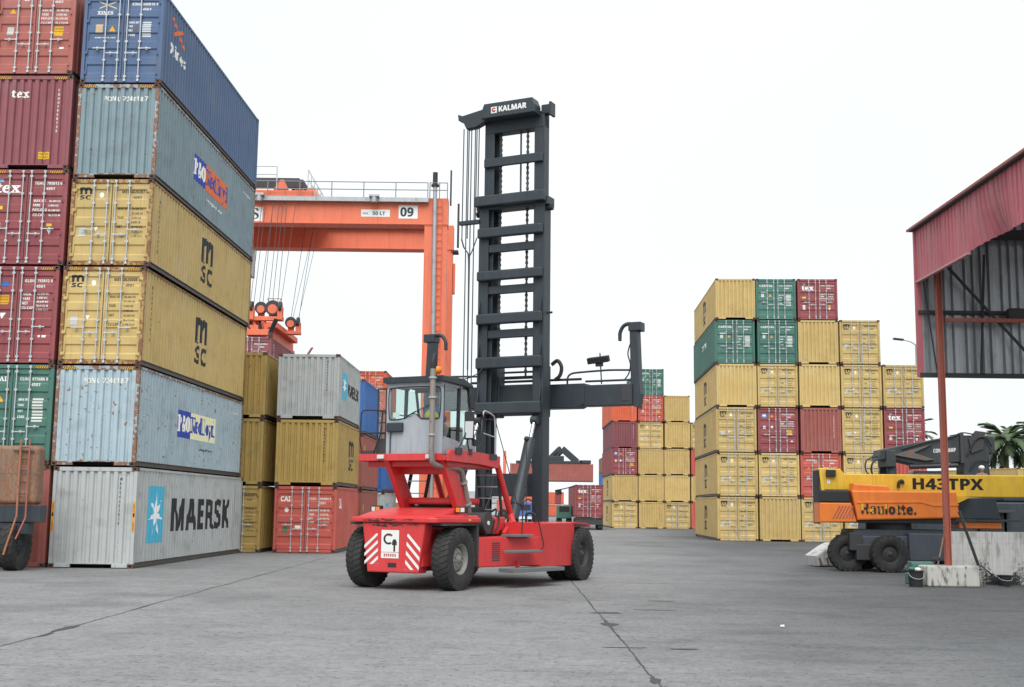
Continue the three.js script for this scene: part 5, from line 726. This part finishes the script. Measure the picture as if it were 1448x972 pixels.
{
  const t = thing('concrete_footing', 'chipped white concrete block under the red post', 'footing', undefined, [11.15, 0, -30.9]); const g = new RoundedBoxGeometry(1.32, 0.52, 0.75, 4, 0.05), p = g.attributes.position;
  for (let i = 0; i < p.count; i++) { const x = p.getX(i), y = p.getY(i), z = p.getZ(i); p.setX(i, x * (1 - 0.03 * y) + 0.035 * (vnoise(y * 9 + 9, z * 7 + 9, 99, 99, 3) - 0.5)); p.setY(i, y + (y > 0 ? 0.05 * (vnoise(x * 5 + 9, z * 5 + 9, 99, 99, 4) - 0.5) : 0)); } g.computeVertexNormals(); g.translate(0, 0.26, 0); part('block', fin(g), M.concrete, t);
}
{
  const t = thing('tiled_wall', 'low white tiled wall behind the red post', 'wall', undefined, [11.55, 0, -31.75]); t.userData.kind = 'thing'; part('wall_core', [bb(0, 5.0, 0, 1.36, -0.25, -0.008)], M.concrete, t); part('soot_stain', flat(D.soot, [0.35, 0.0, 0.004], [1.9, 0, 0], [0, 0.85, 0]), DM, t);
  for (let i = 0; i < 16; i++) for (let j = 0; j < 9; j++) part('tile', bb(0.004 + i * 0.152, 0.150 + i * 0.152, 0.002 + j * 0.151, 0.148 + j * 0.151, -0.007, 0.0), PAINT.tilewhite[0], t);
}
{
  const R = rng(3), mk = (label, x, z, r, h, full) => { const t = thing('bucket', label, 'bucket', 'buckets beside the post', [x, 0, z]); part('bucket_shell', fin(new THREE.LatheGeometry([[0.0, 0.02], [r * 0.82, 0.02], [r * 0.85, 0.0], [r, h], [r * 1.06, h], [r * 1.05, h - 0.03], [r * 0.95, h - 0.02], [r * 0.80, 0.05], [0, 0.05]].map((p) => new THREE.Vector2(...p)), 24)), M.black, t); part('bail', [pipe([[-r, h * 0.9, 0], [-r * 0.8, h * 0.62, r * 0.75], [0, h * 0.5, r * 1.12], [r * 0.8, h * 0.62, r * 0.75], [r, h * 0.9, 0]], 0.008, 5)], M.galv, t); if (full) for (let k = 0; k < 5; k++) part('rag', fin(new THREE.IcosahedronGeometry(0.09, 1).scale(1, 0.6, 1.1).translate((R() - 0.5) * r, h + 0.01 + 0.04 * R(), (R() - 0.5) * r)), [M.white, M.green, M.yellow, M.brown, M.white][k], t); return t; };
  mk('black bucket heaped with rags beside the concrete block', 10.18, -30.5, 0.19, 0.40, true); mk('small empty black bucket in front of the tiled wall', 12.75, -31.35, 0.18, 0.27, false);
  const j = thing('jerry_can', 'green metal can lying behind the concrete block', 'can', undefined, [10.75, 0, -31.75], 0.2); part('can_body', [tb([-0.32, 0.42, 0], [0.30, 0.42, 0], 0.15, 14), bb(-0.40, 0.34, 0.0, 0.28, -0.15, 0.15, 0.03)], M.green, j); part('spout', [tb([0.28, 0.5, 0], [0.40, 0.56, 0], 0.03, 8)], M.dark, j);
  const b = thing('leaning_bar', 'black steel bar leaning from the concrete block to the red post', 'bar', undefined, [11.71, 0, -30.35]); part('bar', [beam([0, 0.545, 0], [-0.36, 1.88, -0.20], 0.07, 0.07, 0.01)], M.black, b);
  const h = thing('pickaxe', 'wooden handled tool leaning against the red post', 'tool', undefined, [10.72, 0, -30.9]); part('handle', [tb([0.02, 0.55, 0.42], [0.30, 1.22, 0.1], 0.022, 8)], M.brown, h); part('tool_head', [beam([-0.14, 0.70, 0.42], [0.12, 0.72, 0.42], 0.05, 0.06, 0.01)], M.dark, h);
  const c = thing('hose_line', 'thin black cable trailing from the block to the small bucket', 'cable', undefined, [11.8, 0, -30.4]); part('cable', [pipe([[0, 0.54, 0.0], [0.15, 0.4, 0.05], [0.45, 0.18, 0.0], [0.7, 0.03, -0.3], [0.95, 0.016, -0.6]], 0.014, 5)], M.black, c);
  const q = thing('foam_bin', 'white tipped-over plastic crate lying by the boom lift wheel', 'crate', undefined, [10.72, 0, -41.2], 0.25); { const sk = fin(poly([[-0.50, 0.02], [-0.58, 0.34], [-0.10, 0.66], [0.14, 0.80], [0.62, 0.76], [0.60, 0.02]], 0.9, 0.07).translate(0, 0, -0.45)), pp = sk.attributes.position; for (let i = 0; i < pp.count; i++) { const x = pp.getX(i), y = pp.getY(i), z = pp.getZ(i); pp.setY(i, Math.max(0.01, y + 0.05 * (vnoise(x * 5 + 20, z * 5 + 20, 99, 99, 2) - 0.5))); pp.setZ(i, z * (1 - 0.22 * y) + 0.06 * (vnoise(x * 4 + 9, y * 4 + 9, 99, 99, 6) - 0.5)); } sk.computeVertexNormals(); part('crate_body', [sk], M.tilewhite, q); } for (let k = 0; k < 3; k++) part('slot', [beam([-0.40 + k * 0.27, 0.06, 0.43], [-0.47 + k * 0.27, 0.30, 0.415], 0.10, 0.05)], M.brown, q);
  const lt = thing('litter_cup', 'small white cup lying on the open paving', 'litter', undefined, [4.35, 0, -19.6]); part('cup', [tb([0, 0.02, 0], [0.06, 0.022, 0.015], 0.017, 10, 0.022)], M.white, lt);
}

// ---------- telescopic boom lift ----------
D.h43 = dec('h43', 420, 74, (c, w, h) => { c.fillStyle = '#15161a'; fit(c, 'H43TPX', 4, 70, 410, '900 88px sans-serif'); });
D.haul = dec('haul', 330, 64, (c) => { fit(c, 'Haulotte.', 4, 50, 322, '900 60px sans-serif'); c.globalCompositeOperation = 'source-atop'; c.fillStyle = '#232326'; c.fillRect(0, 0, 330, 64); c.fillStyle = '#d9b52a'; for (const [x, y, w, h] of [[8, 6, 14, 30], [46, 30, 30, 12], [70, 20, 10, 30], [92, 24, 12, 30], [118, 24, 10, 30], [144, 4, 12, 24], [206, 8, 10, 40], [238, 34, 8, 20]]) c.fillRect(x, y, w, h); c.globalCompositeOperation = 'source-over'; });
{
  const t = thing('boom_lift', 'orange and yellow telescopic boom lift parked beside the shed post', 'boom lift', undefined, [11.5, 0, -38.4], 0), Y = M.liftyellow, O = M.liftorange;
  // local origin: between the wheels; the boom runs along +x
  part('chassis', [bb(-0.75, 2.6, 0.55, 1.30, -0.95, 0.45, 0.05), bb(-0.9, 2.2, 0.7, 1.1, -1.1, 0.6, 0.04), bb(0.9, 2.2, 0.35, 1.2, 0.3, 0.75, 0.04)], std({ map: paintTex([0.065, 0.08, 0.10], { ...small, dirt: 0.6, rust: 0.3, seed: 77 }), roughness: 0.6 }), t);
  part('slew_ring', [tb([0.6, 1.28, -0.3], [0.6, 1.52, -0.3], 0.7, 24)], M.dark, t);
  for (const [x, z, s] of [[0.20, 0.95, 1], [-0.95, 0.40, 1], [2.9, 0.95, 1], [0.20, -1.5, -1], [2.9, -1.5, -1]]) wheel(t, x, 0.565, z, 0.565, 0.30, 0.42, s, M.dark, M.black, 'lift', Math.PI / 2 * -s, 20);
  part('axle_box', [bb(-0.75, 0.5, 0.35, 0.85, -1.3, 0.8, 0.04), bb(-0.95, -0.55, 0.65, 1.2, -0.3, 0.78, 0.03)], M.dark, t);
  part('turntable', [bb(-1.5, 2.45, 1.50, 1.66, -1.35, 0.62, 0.03)], M.dark, t);
  part('engine_hood', [frontX([[-0.68, 1.58], [2.50, 1.68], [2.42, 2.50], [-0.86, 2.50]], 0.10, 0.78, 0.05), frontX([[-0.80, 2.44], [0.42, 2.44], [0.36, 2.62], [0.30, 2.66], [-0.76, 2.72]], 0.15, 0.70, 0.05), frontX([[-0.70, 2.10], [1.3, 2.14], [1.7, 2.03], [2.47, 2.06], [2.47, 2.12], [1.7, 2.10], [1.3, 2.20], [-0.70, 2.16]], 0.76, 0.80, 0.008)], O, t);
  const hd = t.children[t.children.length - 1]; part('hood_lettering', flat(D.haul, [-0.62, 1.70, 0.803], [1.80, -0.02, 0], [0, 0.44, 0]), DM, hd);
  part('counterweight', [frontX([[-1.85, 1.50], [-0.70, 1.52], [-0.86, 2.12], [-1.85, 2.12]], 0.0, 0.74, 0.04), planX([[-1.80, 0.0], [-0.86, 0.0], [-0.86, -1.3], [-1.30, -1.3]], 1.52, 2.1, 0.03)], O, t); part('counterweight_cap', [frontX([[-1.86, 2.122], [-0.87, 2.122], [-0.93, 2.50], [-1.86, 2.50]], 0.0, 0.745, 0.04), planX([[-1.80, 0.0], [-0.9, 0.0], [-0.9, -1.3], [-1.30, -1.3]], 2.122, 2.48, 0.02)], M.black, t);
  for (let k = 0; k < 8; k++) part('vent_slot', [frontX([[-1.46 + k * 0.1, 1.62], [-1.42 + k * 0.1, 1.62], [-1.42 + k * 0.1 + 0.22, 2.02], [-1.46 + k * 0.1 + 0.22, 2.02]].map(([x, y]) => [Math.min(x, -0.80), y]), 0.738, 0.75)], M.oxide, t);
  part('rear_plate', [bb(-1.72, -1.64, 1.45, 3.15, -0.6, 0.0, 0.02)], M.black, t);
  const up = sub('boom_assembly', t); up.position.x = 0.30;
  const bm = part('boom', [frontX([[-1.95, 2.52], [-1.95, 3.22], [-1.25, 3.20], [-1.12, 3.04], [9.5, 3.06], [9.5, 2.36], [2.4, 2.34], [-1.0, 2.52]], -0.75, -0.10, 0.03)], Y, up);
  part('boom_lettering', flat(D.h43, [0.98, 2.56, -0.095], [2.36, 0.0, 0], [0, 0.40, 0]), DM, up); part('boom_end_block', [bb(-1.72, -1.42, 2.94, 3.16, -0.098, 0.02, 0.02)], M.black, up); part('boom_sticker', [bb(-1.68, -1.58, 2.72, 2.86, -0.098, -0.092)], M.white, up); part('hose_loop', [pipe([[0.58, 2.62, -0.05], [0.60, 2.78, -0.05], [0.70, 2.84, -0.05], [0.74, 2.74, -0.05]], 0.05, 8, 24)], M.black, up);
  part('boom_rear_strap', [beam([-1.9, 3.1, -0.05], [-1.78, 1.9, 0.0], 0.10, 0.06, 0.01)], Y, up);
  part('boom_wedge', [frontX([[2.42, 2.34], [3.05, 2.34], [2.46, 2.06]], -0.6, 0.3, 0.01)], Y, t); part('jib_foot', [frontX([[2.5, 2.30], [3.9, 2.33], [4.05, 1.66], [2.5, 1.66]], -0.6, 0.1, 0.02)], M.mast, t);
  part('tray', [bb(2.6, 3.95, 1.36, 1.56, -0.4, 0.4, 0.03)], O, t); part('tray_deck', [bb(2.3, 4.5, 1.58, 1.64, -0.6, 0.5)], M.dark, t);
}

// ---------- reach stacker whose boom shows above the lift ----------
D.cont = dec('cont', 300, 60, (c) => { c.fillStyle = '#d5d8d6'; fit(c, 'CONTCHAMP', 4, 48, 290, '900 54px sans-serif'); });
{
  const t = thing('reach_stacker', 'dark grey reach stacker boom resting behind the boom lift', 'reach stacker', 'reach stackers', [17.5, 0, -50.5]), K2 = std({ map: paintTex([0.028, 0.034, 0.039], { ...small, dirt: 0.35, seed: 501 }), roughness: 0.55 });
  const bm = part('boom', [frontX([[-2.10, 4.40], [-1.6, 4.52], [1.22, 5.08], [1.22, 3.94], [-0.6, 3.80], [-1.75, 4.05], [-2.2, 3.96]], -0.5, 0.5, 0.03)], K2, t); part('boom_lettering', flat(D.cont, [0.08, 4.26, 0.504], [0.98, 0.06, 0], [0, 0.24, 0]), DM, bm); part('boom_gusset', [frontX([[-1.6, 4.20], [0.0, 4.66], [-0.2, 4.55], [-0.75, 4.3], [0.1, 4.02], [-0.3, 3.98]], 0.5, 0.62)], M.railgrey, bm);
  part('boom_ram', [tb([-0.9, 3.72, 0.45], [1.1, 3.80, 0.45], 0.10, 12)], K2, t); part('boom_bracket', [bb(-1.9, -1.5, 3.7, 4.4, -0.6, 0.62, 0.03)], K2, t); part('sheave_plate', [frontX([[1.7, 4.3], [2.2, 4.5], [2.3, 5.2], [1.9, 5.25], [1.6, 4.9]], 0.42, 0.5, 0.01)], M.dark, t); part('hydraulic_hose', [pipe([[-1.2, 4.45, 0.55], [-0.2, 4.75, 0.58], [0.8, 4.95, 0.56], [1.3, 5.15, 0.5], [1.8, 5.1, 0.5]], 0.03, 6, 40)], M.black, t); part('boom_collar', [bb(1.20, 1.36, 3.88, 5.12, -0.6, 0.6, 0.02)], M.dark, t); part('boom_head', [bb(1.36, 2.46, 3.3, 5.06, -0.42, 0.42, 0.03), bb(2.3, 2.75, 4.3, 5.04, -0.35, 0.35, 0.05)], K2, t);
  part('lift_ram', [tb([-1.55, 2.2, 0.3], [-1.62, 4.15, 0.3], 0.20, 14)], K2, t); part('hydraulic_hose', [pipe([[1.5, 4.2, 0.5], [1.9, 4.9, 0.55], [2.3, 4.95, 0.55], [2.55, 4.6, 0.5]], 0.035, 6)], M.black, t); part('hydraulic_hose', [pipe([[1.6, 3.6, 0.48], [1.9, 4.0, 0.55], [2.4, 4.0, 0.5], [2.6, 4.4, 0.4]], 0.03, 6)], M.black, t); part('hydraulic_hose', [pipe([[-1.9, 4.1, 0.4], [-2.4, 3.9, 0.5], [-2.5, 3.5, 0.5], [-2.2, 3.0, 0.4]], 0.04, 6)], M.black, t); part('hydraulic_hose', [pipe([[-1.9, 4.2, 0.2], [-2.6, 4.0, 0.3], [-2.65, 3.5, 0.3], [-2.2, 3.1, 0.3]], 0.03, 6)], M.black, t);
  part('body', [bb(-2.6, 5.5, 1.0, 2.3, -1.4, 1.3, 0.08), bb(2.6, 5.6, 2.3, 3.0, -1.3, 1.2, 0.1), frontX([[-2.0, 2.3], [-1.0, 2.3], [-1.4, 3.9], [-1.8, 3.9]], -0.7, -0.5)], M.mast, t);
  const cab = part('cab', [bb(-0.4, 1.1, 2.3, 3.6, -1.3, -0.6, 0.05)], M.cabgrey, t); part('cab_window', [bb(-0.3, 1.0, 2.8, 3.5, -0.598, -0.59)], M.glass, cab);
  for (const [x, z] of [[-1.6, 1.15], [-1.6, -1.25], [4.2, 1.05], [4.2, -1.15]]) wheel(t, x, 0.8, z, 0.8, 0.42, 0.5, Math.sign(z), M.dark, M.black, 'reach', Math.PI / 2 * -Math.sign(z), 20);
  const wk = thing('person', 'worker in brown clothes and white helmet standing on the reach stacker step', 'person', undefined, [20.1, 0, -51.3]);
  part('body', bodyGeo([[[0, 0.95, 0], [0, 1.25, 0], 0.15, 0.16], [[0, 1.25, 0], [0, 1.42, 0], 0.16, 0.10], [[-0.15, 1.42, 0], [0.15, 1.42, 0], 0.07, 0.07], [[0, 1.44, 0], [0, 1.56, 0], 0.05, 0.05], [[0, 1.62, 0.01], [0, 1.68, 0], 0.085, 0.09], [[-0.20, 1.40, 0], [-0.27, 1.12, 0.02], 0.055, 0.045], [[-0.27, 1.12, 0.02], [-0.24, 0.86, 0.12], 0.045, 0.035], [[0.20, 1.40, 0], [0.27, 1.12, 0.02], 0.055, 0.045], [[0.27, 1.12, 0.02], [0.24, 0.86, 0.12], 0.045, 0.035], [[-0.09, 0.92, 0], [-0.10, 0.50, 0.02], 0.09, 0.065], [[-0.10, 0.50, 0.02], [-0.10, 0.07, 0], 0.06, 0.042], [[0.09, 0.92, 0], [0.10, 0.50, 0.02], 0.09, 0.065], [[0.10, 0.50, 0.02], [0.10, 0.07, 0], 0.06, 0.042], [[-0.10, 0.04, 0], [-0.10, 0.035, 0.14], 0.04, 0.035], [[0.10, 0.04, 0], [0.10, 0.035, 0.14], 0.04, 0.035]], 80, 2.0, [0, 0.9, 0], 0.02), M.brown, wk); part('helmet', [ball(0.115, 0, 1.72, 0, 1, 0.8, 1.15)], M.white, wk);
  part('step_deck', [bb(1.4, 2.8, 1.86, 1.96, 1.25, 1.95, 0.02), bb(1.5, 1.6, 1.0, 1.87, 1.2, 1.3), bb(2.6, 2.7, 1.0, 1.87, 1.2, 1.3)], M.dark, t);
  wk.position.set(19.15, 1.955, -48.9);
}

M.rustrail = std({ map: paintTex([0.42, 0.16, 0.08], { ...small, mx: 1, my: 1, rust: 1.0, dirt: 0.8, seed: 733 }), roughness: 0.8 });
// ---------- rear of a yard truck by the tall stack ----------
{
  const t = thing('yard_truck', 'brown-bodied yard truck with orange ladder beside the tall stack', 'truck', undefined, [-14.2, 0, -32.6]);
  part('body', [bb(-2.2, 1.44, 1.78, 3.36, -0.45, 0.05, 0.12), bb(-2.2, 1.44, 2.60, 2.62, 0.05, 0.056)], M.brown, t); part('bumper', [bb(-2.0, 1.55, 1.30, 1.76, -0.45, -0.02, 0.02), bb(-2.0, 1.24, 0.98, 1.29, -0.45, -0.06, 0.02)], M.mast, t);
  wheel(t, 0.72, 0.70, -0.5, 0.70, 0.36, 0.42, 1, M.dark, M.black, 'yard', 0, 22); wheel(t, -1.9, 0.70, -0.5, 0.70, 0.36, 0.42, -1, M.dark, M.black, 'yard', 0, 22); part('axle', [bb(-1.6, 0.5, 0.6, 1.0, -0.8, -0.2)], M.dark, t);
  const ld = sub('ladder', t); part('ladder_rail', [tb([0.96, 3.52, 0.14], [0.97, 1.47, 0.14], 0.027, 8), tb([0.97, 1.47, 0.14], [0.74, 0.45, 0.28], 0.027, 8)], M.rustrail, ld); part('ladder_rail', [tb([1.20, 3.52, 0.14], [1.21, 1.42, 0.14], 0.022, 8), tb([1.21, 1.42, 0.14], [1.02, 0.86, 0.24], 0.022, 8)], M.oxide, ld); for (let k = 0; k < 6; k++) part('ladder_rung', [tb([0.96, 3.3 - k * 0.31, 0.14], [1.20, 3.3 - k * 0.31, 0.14], 0.014, 5)], M.dark, ld);
  part('tie_rod', [tb([0.75, 3.22, 0.10], [1.32, 3.2, 0.10], 0.02, 6)], M.dark, t); part('tail_lamp', [bb(-0.2, 0.45, 1.05, 1.22, -0.06, -0.03)], M.beacon, t);
}
// ---------- farther things ----------
{ // semi-trailer with a container
  const t = thing('trailer_truck', 'container truck with green tractor seen past the mast', 'truck', undefined, [6.85, 0, -104.6]);
  part('trailer_frame', [bb(-0.5, 0.5, 0.85, 1.06, -12.4, -0.1), bb(-1.22, 1.22, 0.95, 1.06, -0.4, -0.05), bb(-1.2, 1.2, 0.45, 0.9, -0.12, -0.06)], M.dark, t);
  for (const z of [-1.0, -2.4]) for (const sx of [-1, 1]) wheel(t, sx * 0.98, 0.5, z, 0.5, 0.28, 0.5, sx, M.dark, M.black, 'truck', 0, 10);
  part('mud_flap', [bb(-1.2, -0.75, 0.15, 0.8, -0.2, -0.15)], M.black, t); part('mud_flap', [bb(0.75, 1.2, 0.15, 0.8, -0.2, -0.15)], M.black, t);
  const cab = part('tractor_cab', [bb(-2.6, -1.3, 0.9, 2.1, -6.6, -4.6, 0.1)], M.green, t); part('cab_window', [bb(-2.4, -1.5, 1.5, 2.0, -4.598, -4.59)], M.black, cab);
  part('mirror', [bx(0.55, 1.05, 0.2, -2.6, 2.70, -3, 0, 0, -0.05, 0.1)], M.maroon, t); part('mirror_cap', [bx(0.58, 0.5, 0.22, -2.55, 3.25, -3, 0, 0, 0.2, 0.05)], M.black, t); part('mirror_arm', [tb([-2.7, 3.4, -3], [-1.2, 3.75, -0.6], 0.05, 6)], M.black, t);
  for (const [x, z] of [[-2.4, -5.2], [-1.5, -5.2]]) wheel(t, x, 0.5, z, 0.5, 0.28, 0.4, 1, M.dark, M.black, 'truck', 0, 10);
  container({ color: 'maroon', v: 0, end: 'door', doors: 'tex', H: 2.80, label: 'dark red container riding on the trailer truck', pos: [6.85, 1.08, -104.6], lod: 2 });
}
{ // a reach stacker carrying a container crosswise
  const t = thing('reach_stacker', 'distant reach stacker carrying a long red container crosswise', 'reach stacker', 'reach stackers', [7.0, 0, -178]), K2 = M.mast;
  part('boom', [beam([0.6, 10.6, -0.5], [2.9, 8.6, -0.5], 1.0, 0.9), beam([0.5, 10.5, -0.5], [-6, 4.0, -3.0], 0.9, 1.0)], K2, t); part('spreader', [bb(-6.2, 3.6, 8.35, 8.75, -1.3, 0.2, 0.05), bb(-1.8, 0.9, 8.7, 9.5, -1.0, 0.1, 0.1), bb(3.2, 4.9, 8.35, 8.9, -1.2, 0.2, 0.1), beam([-1.6, 9.0, -0.4], [0.4, 10.8, -0.4], 0.5, 0.4)], K2, t);
  part('body', [bb(-9, -4, 1.2, 3.0, -4.0, -1.0, 0.1)], M.scarlet, t); for (const [x, z] of [[-8, -1.2], [-5, -1.2], [-8, -3.8], [-5, -3.8]]) wheel(t, x, 0.8, z, 0.8, 0.42, 0.5, 1, M.dark, M.black, 'reach', Math.PI / 2, 12);
  const c = container({ color: 'brick', v: 1, H: 2.6, label: 'long red container carried crosswise by the distant reach stacker', pos: [-0.2 + 12.3, 5.65, -178 + 0.6], ry: Math.PI / 2, lod: 3 }); c.position.set(12.1, 5.65, -177.2);
}
{ // far stacks beyond the road
  const G = 'far containers beyond the road', S = { H: 2.6, group: G, lod: 3 };
  container({ ...S, Ln: 6.058, color: 'blue', end: 'door', doors: 'gen', label: 'blue container low in the stack behind the trailer truck', pos: [16.7, 2.6, -205] }); container({ ...S, Ln: 6.058, color: 'plum', end: 'door', doors: 'gen', label: 'dark container on ground behind the trailer truck', pos: [16.7, 0, -205] });
  container({ ...S, Ln: 6.058, color: 'blue', v: 2, end: 'door', doors: 'gen', label: 'blue container third up in the stack behind the trailer truck', pos: [16.7, 5.2, -205] }); container({ ...S, Ln: 6.058, color: 'brown', end: 'door', doors: 'gen', label: 'brown container topping the stack behind the trailer truck', pos: [16.7, 7.8, -205] });
  const row = [['brick', 0], ['palegrey', 0], ['orange', 0], ['scarlet', 0], ['palegrey', 1], ['orange', 1]]; const N = ['rust red', 'pale grey', 'orange', 'bright red', 'pale grey', 'orange'];
  row.forEach(([c, tier], i) => { const t = container({ ...S, Ln: 12.192, color: c, label: `${N[i]} container ${tier ? 'on top in' : 'at ground in'} the crosswise far row`, pos: [0, 0, 0], ry: Math.PI / 2 }); t.position.set(tier ? -1 + (i - 4) * 12.6 : -14 + i * 12.6, tier * 2.62, -262); });
  for (const [x, z, c, tier, nm] of [[52, -92, 'tan', 0, 'tan container on the ground near the palms'], [52, -92, 'tan', 1, 'tan container on top near the palms'], [58, -90, 'brick', 0, 'brick red container on the ground near the palms'], [58, -90, 'brick', 1, 'brick red container on top near the palms']]) container({ ...S, color: c, label: nm, pos: [x - 12.2, tier * 2.7, z], ry: 0.35 });
  for (const [x, c] of [[24.6, 'blue']]) container({ ...S, Ln: 6.058, color: c, v: 3, end: 'wall', label: 'blue container on the ground behind the boom lift', pos: [x, 0, -56 - (x - 17.6) * 0.3] });
}
{ // small lorry far down the road
  const t = thing('flatbed_lorry', 'small blue and orange lorry far down the road', 'truck', undefined, [1.6, 0, -150]);
  part('cab', [bb(-1.1, 1.1, 0.7, 2.5, -1.8, 0, 0.15)], M.blue, t); part('windscreen', [bb(-0.95, 0.95, 1.5, 2.2, 0.0, 0.01)], M.black, t); part('cargo_box', [bb(-1.25, 1.25, 0.95, 3.1, -7.5, -2.0, 0.05)], M.orange, t); part('bumper', [bb(-1.1, 1.1, 0.45, 0.75, -0.1, 0.08)], M.white, t); for (const z of [-0.9, -5.8]) for (const sx of [-1, 1]) wheel(t, sx * 0.9, 0.45, z, 0.45, 0.25, 0.35, sx, M.dark, M.black, 'lorry', 0, 10);
}
gantry('far orange gantry crane glimpsed between handler cab and mast', -2, -420, Math.PI / 2, false);

// ---------- palms ----------
{
  const leafM = std({ map: paintTex([0.075, 0.125, 0.055], { ...small, dirt: 0.4, rust: 0.2, bleach: 0.3, seed: 301 }), roughness: 0.7, side: THREE.DoubleSide }), trunkM = M.brown;
  const frond = (seed) => memo('frond' + seed, () => { // arching midrib with drooping leaflets
    const R = rng(seed), l = [], Lf = 3.4, droop = 0.9 + R() * 0.9, P = [], pt = (s) => [Lf * s * (1 - 0.12 * s * s), Lf * (0.42 * s - droop * 0.52 * s * s), 0.15 * Math.sin(s * 2)];
    for (let i = 0; i < 26; i++) { const s = 0.12 + 0.88 * i / 26, a = pt(s), b = pt(Math.min(1, s + 0.05)); for (const sd of [-1, 1]) { const len = 0.95 * Math.sin(Math.PI * (0.12 + 0.85 * s)) * (0.8 + 0.4 * R()), dx = (b[0] - a[0]) * 4.5 + 0.12, tip = [a[0] + dx * len * 1.2, a[1] - len * (0.45 + 0.3 * R()), a[2] + sd * len * 0.72], mid = [(a[0] + tip[0]) / 2 + 0.02, (a[1] + tip[1]) / 2 + 0.10 * len, (a[2] + tip[2]) / 2]; P.push(...a, ...b, ...mid, ...b, ...tip, ...mid, ...a, ...mid, ...tip); } }
    const g = new THREE.BufferGeometry(); g.setAttribute('position', new THREE.Float32BufferAttribute(P, 3)); g.computeVertexNormals(); l.push(fin(g), pipe([0, 0.25, 0.5, 0.75, 1].map(pt), 0.03, 4, 12)); return merge(l);
  });
  const palm = (label, x, z, h, n, seed, sc = 1) => {
    const t = thing('palm_tree', label, 'palm tree', 'palms beyond the yard', [x, 0, z]), R = rng(seed); part('trunk', [pipe([[0.2, 0, 0], [0.1, h * 0.35, 0.1], [-0.05, h * 0.7, 0], [0, h, 0]], 0.16, 8, 16)], trunkM, t);
    for (let k = 0; k < n; k++) { const m = part('frond', frond(1 + (k % 4)), leafM, t); m.position.set(0, h, 0); m.rotation.set(0, k * 2.399 + R() * 0.4, 0); m.rotateZ(1.0 - 1.9 * (k / n) + 0.3 * (R() - 0.5)); m.rotateX((R() - 0.5) * 0.5); m.scale.setScalar(sc * (0.85 + 0.3 * R())); }
  };
  palm('coconut palm standing above the red container roofs by the shed', 45.5, -110, 8.3, 36, 4, 0.85); palm('coconut palm half hidden behind the six-high block', 37.2, -111, 8.6, 22, 9, 0.75); palm('coconut palm at the shed side of the taller palm', 50.3, -114, 9.0, 22, 17, 0.8);
}
{ // street lamp behind the six-high block
  const t = thing('street_lamp', 'single-arm street lamp rising behind the six-high block', 'street lamp', undefined, [28.95, 0, -85]); part('pole', [tb([0, 0, 0], [0, 13.75, 0], 0.11, 10, 0.07)], M.zinc, t); part('arm', [pipe([[0, 13.7, 0], [-0.4, 13.95, 0], [-1.0, 14.08, 0]], 0.04, 6)], M.zinc, t); part('lamp_head', [bx(0.75, 0.14, 0.3, -1.25, 14.12, 0, 0, 0, -0.1, 0.05)], M.dark, t);
}
renderer.render(scene, camera);
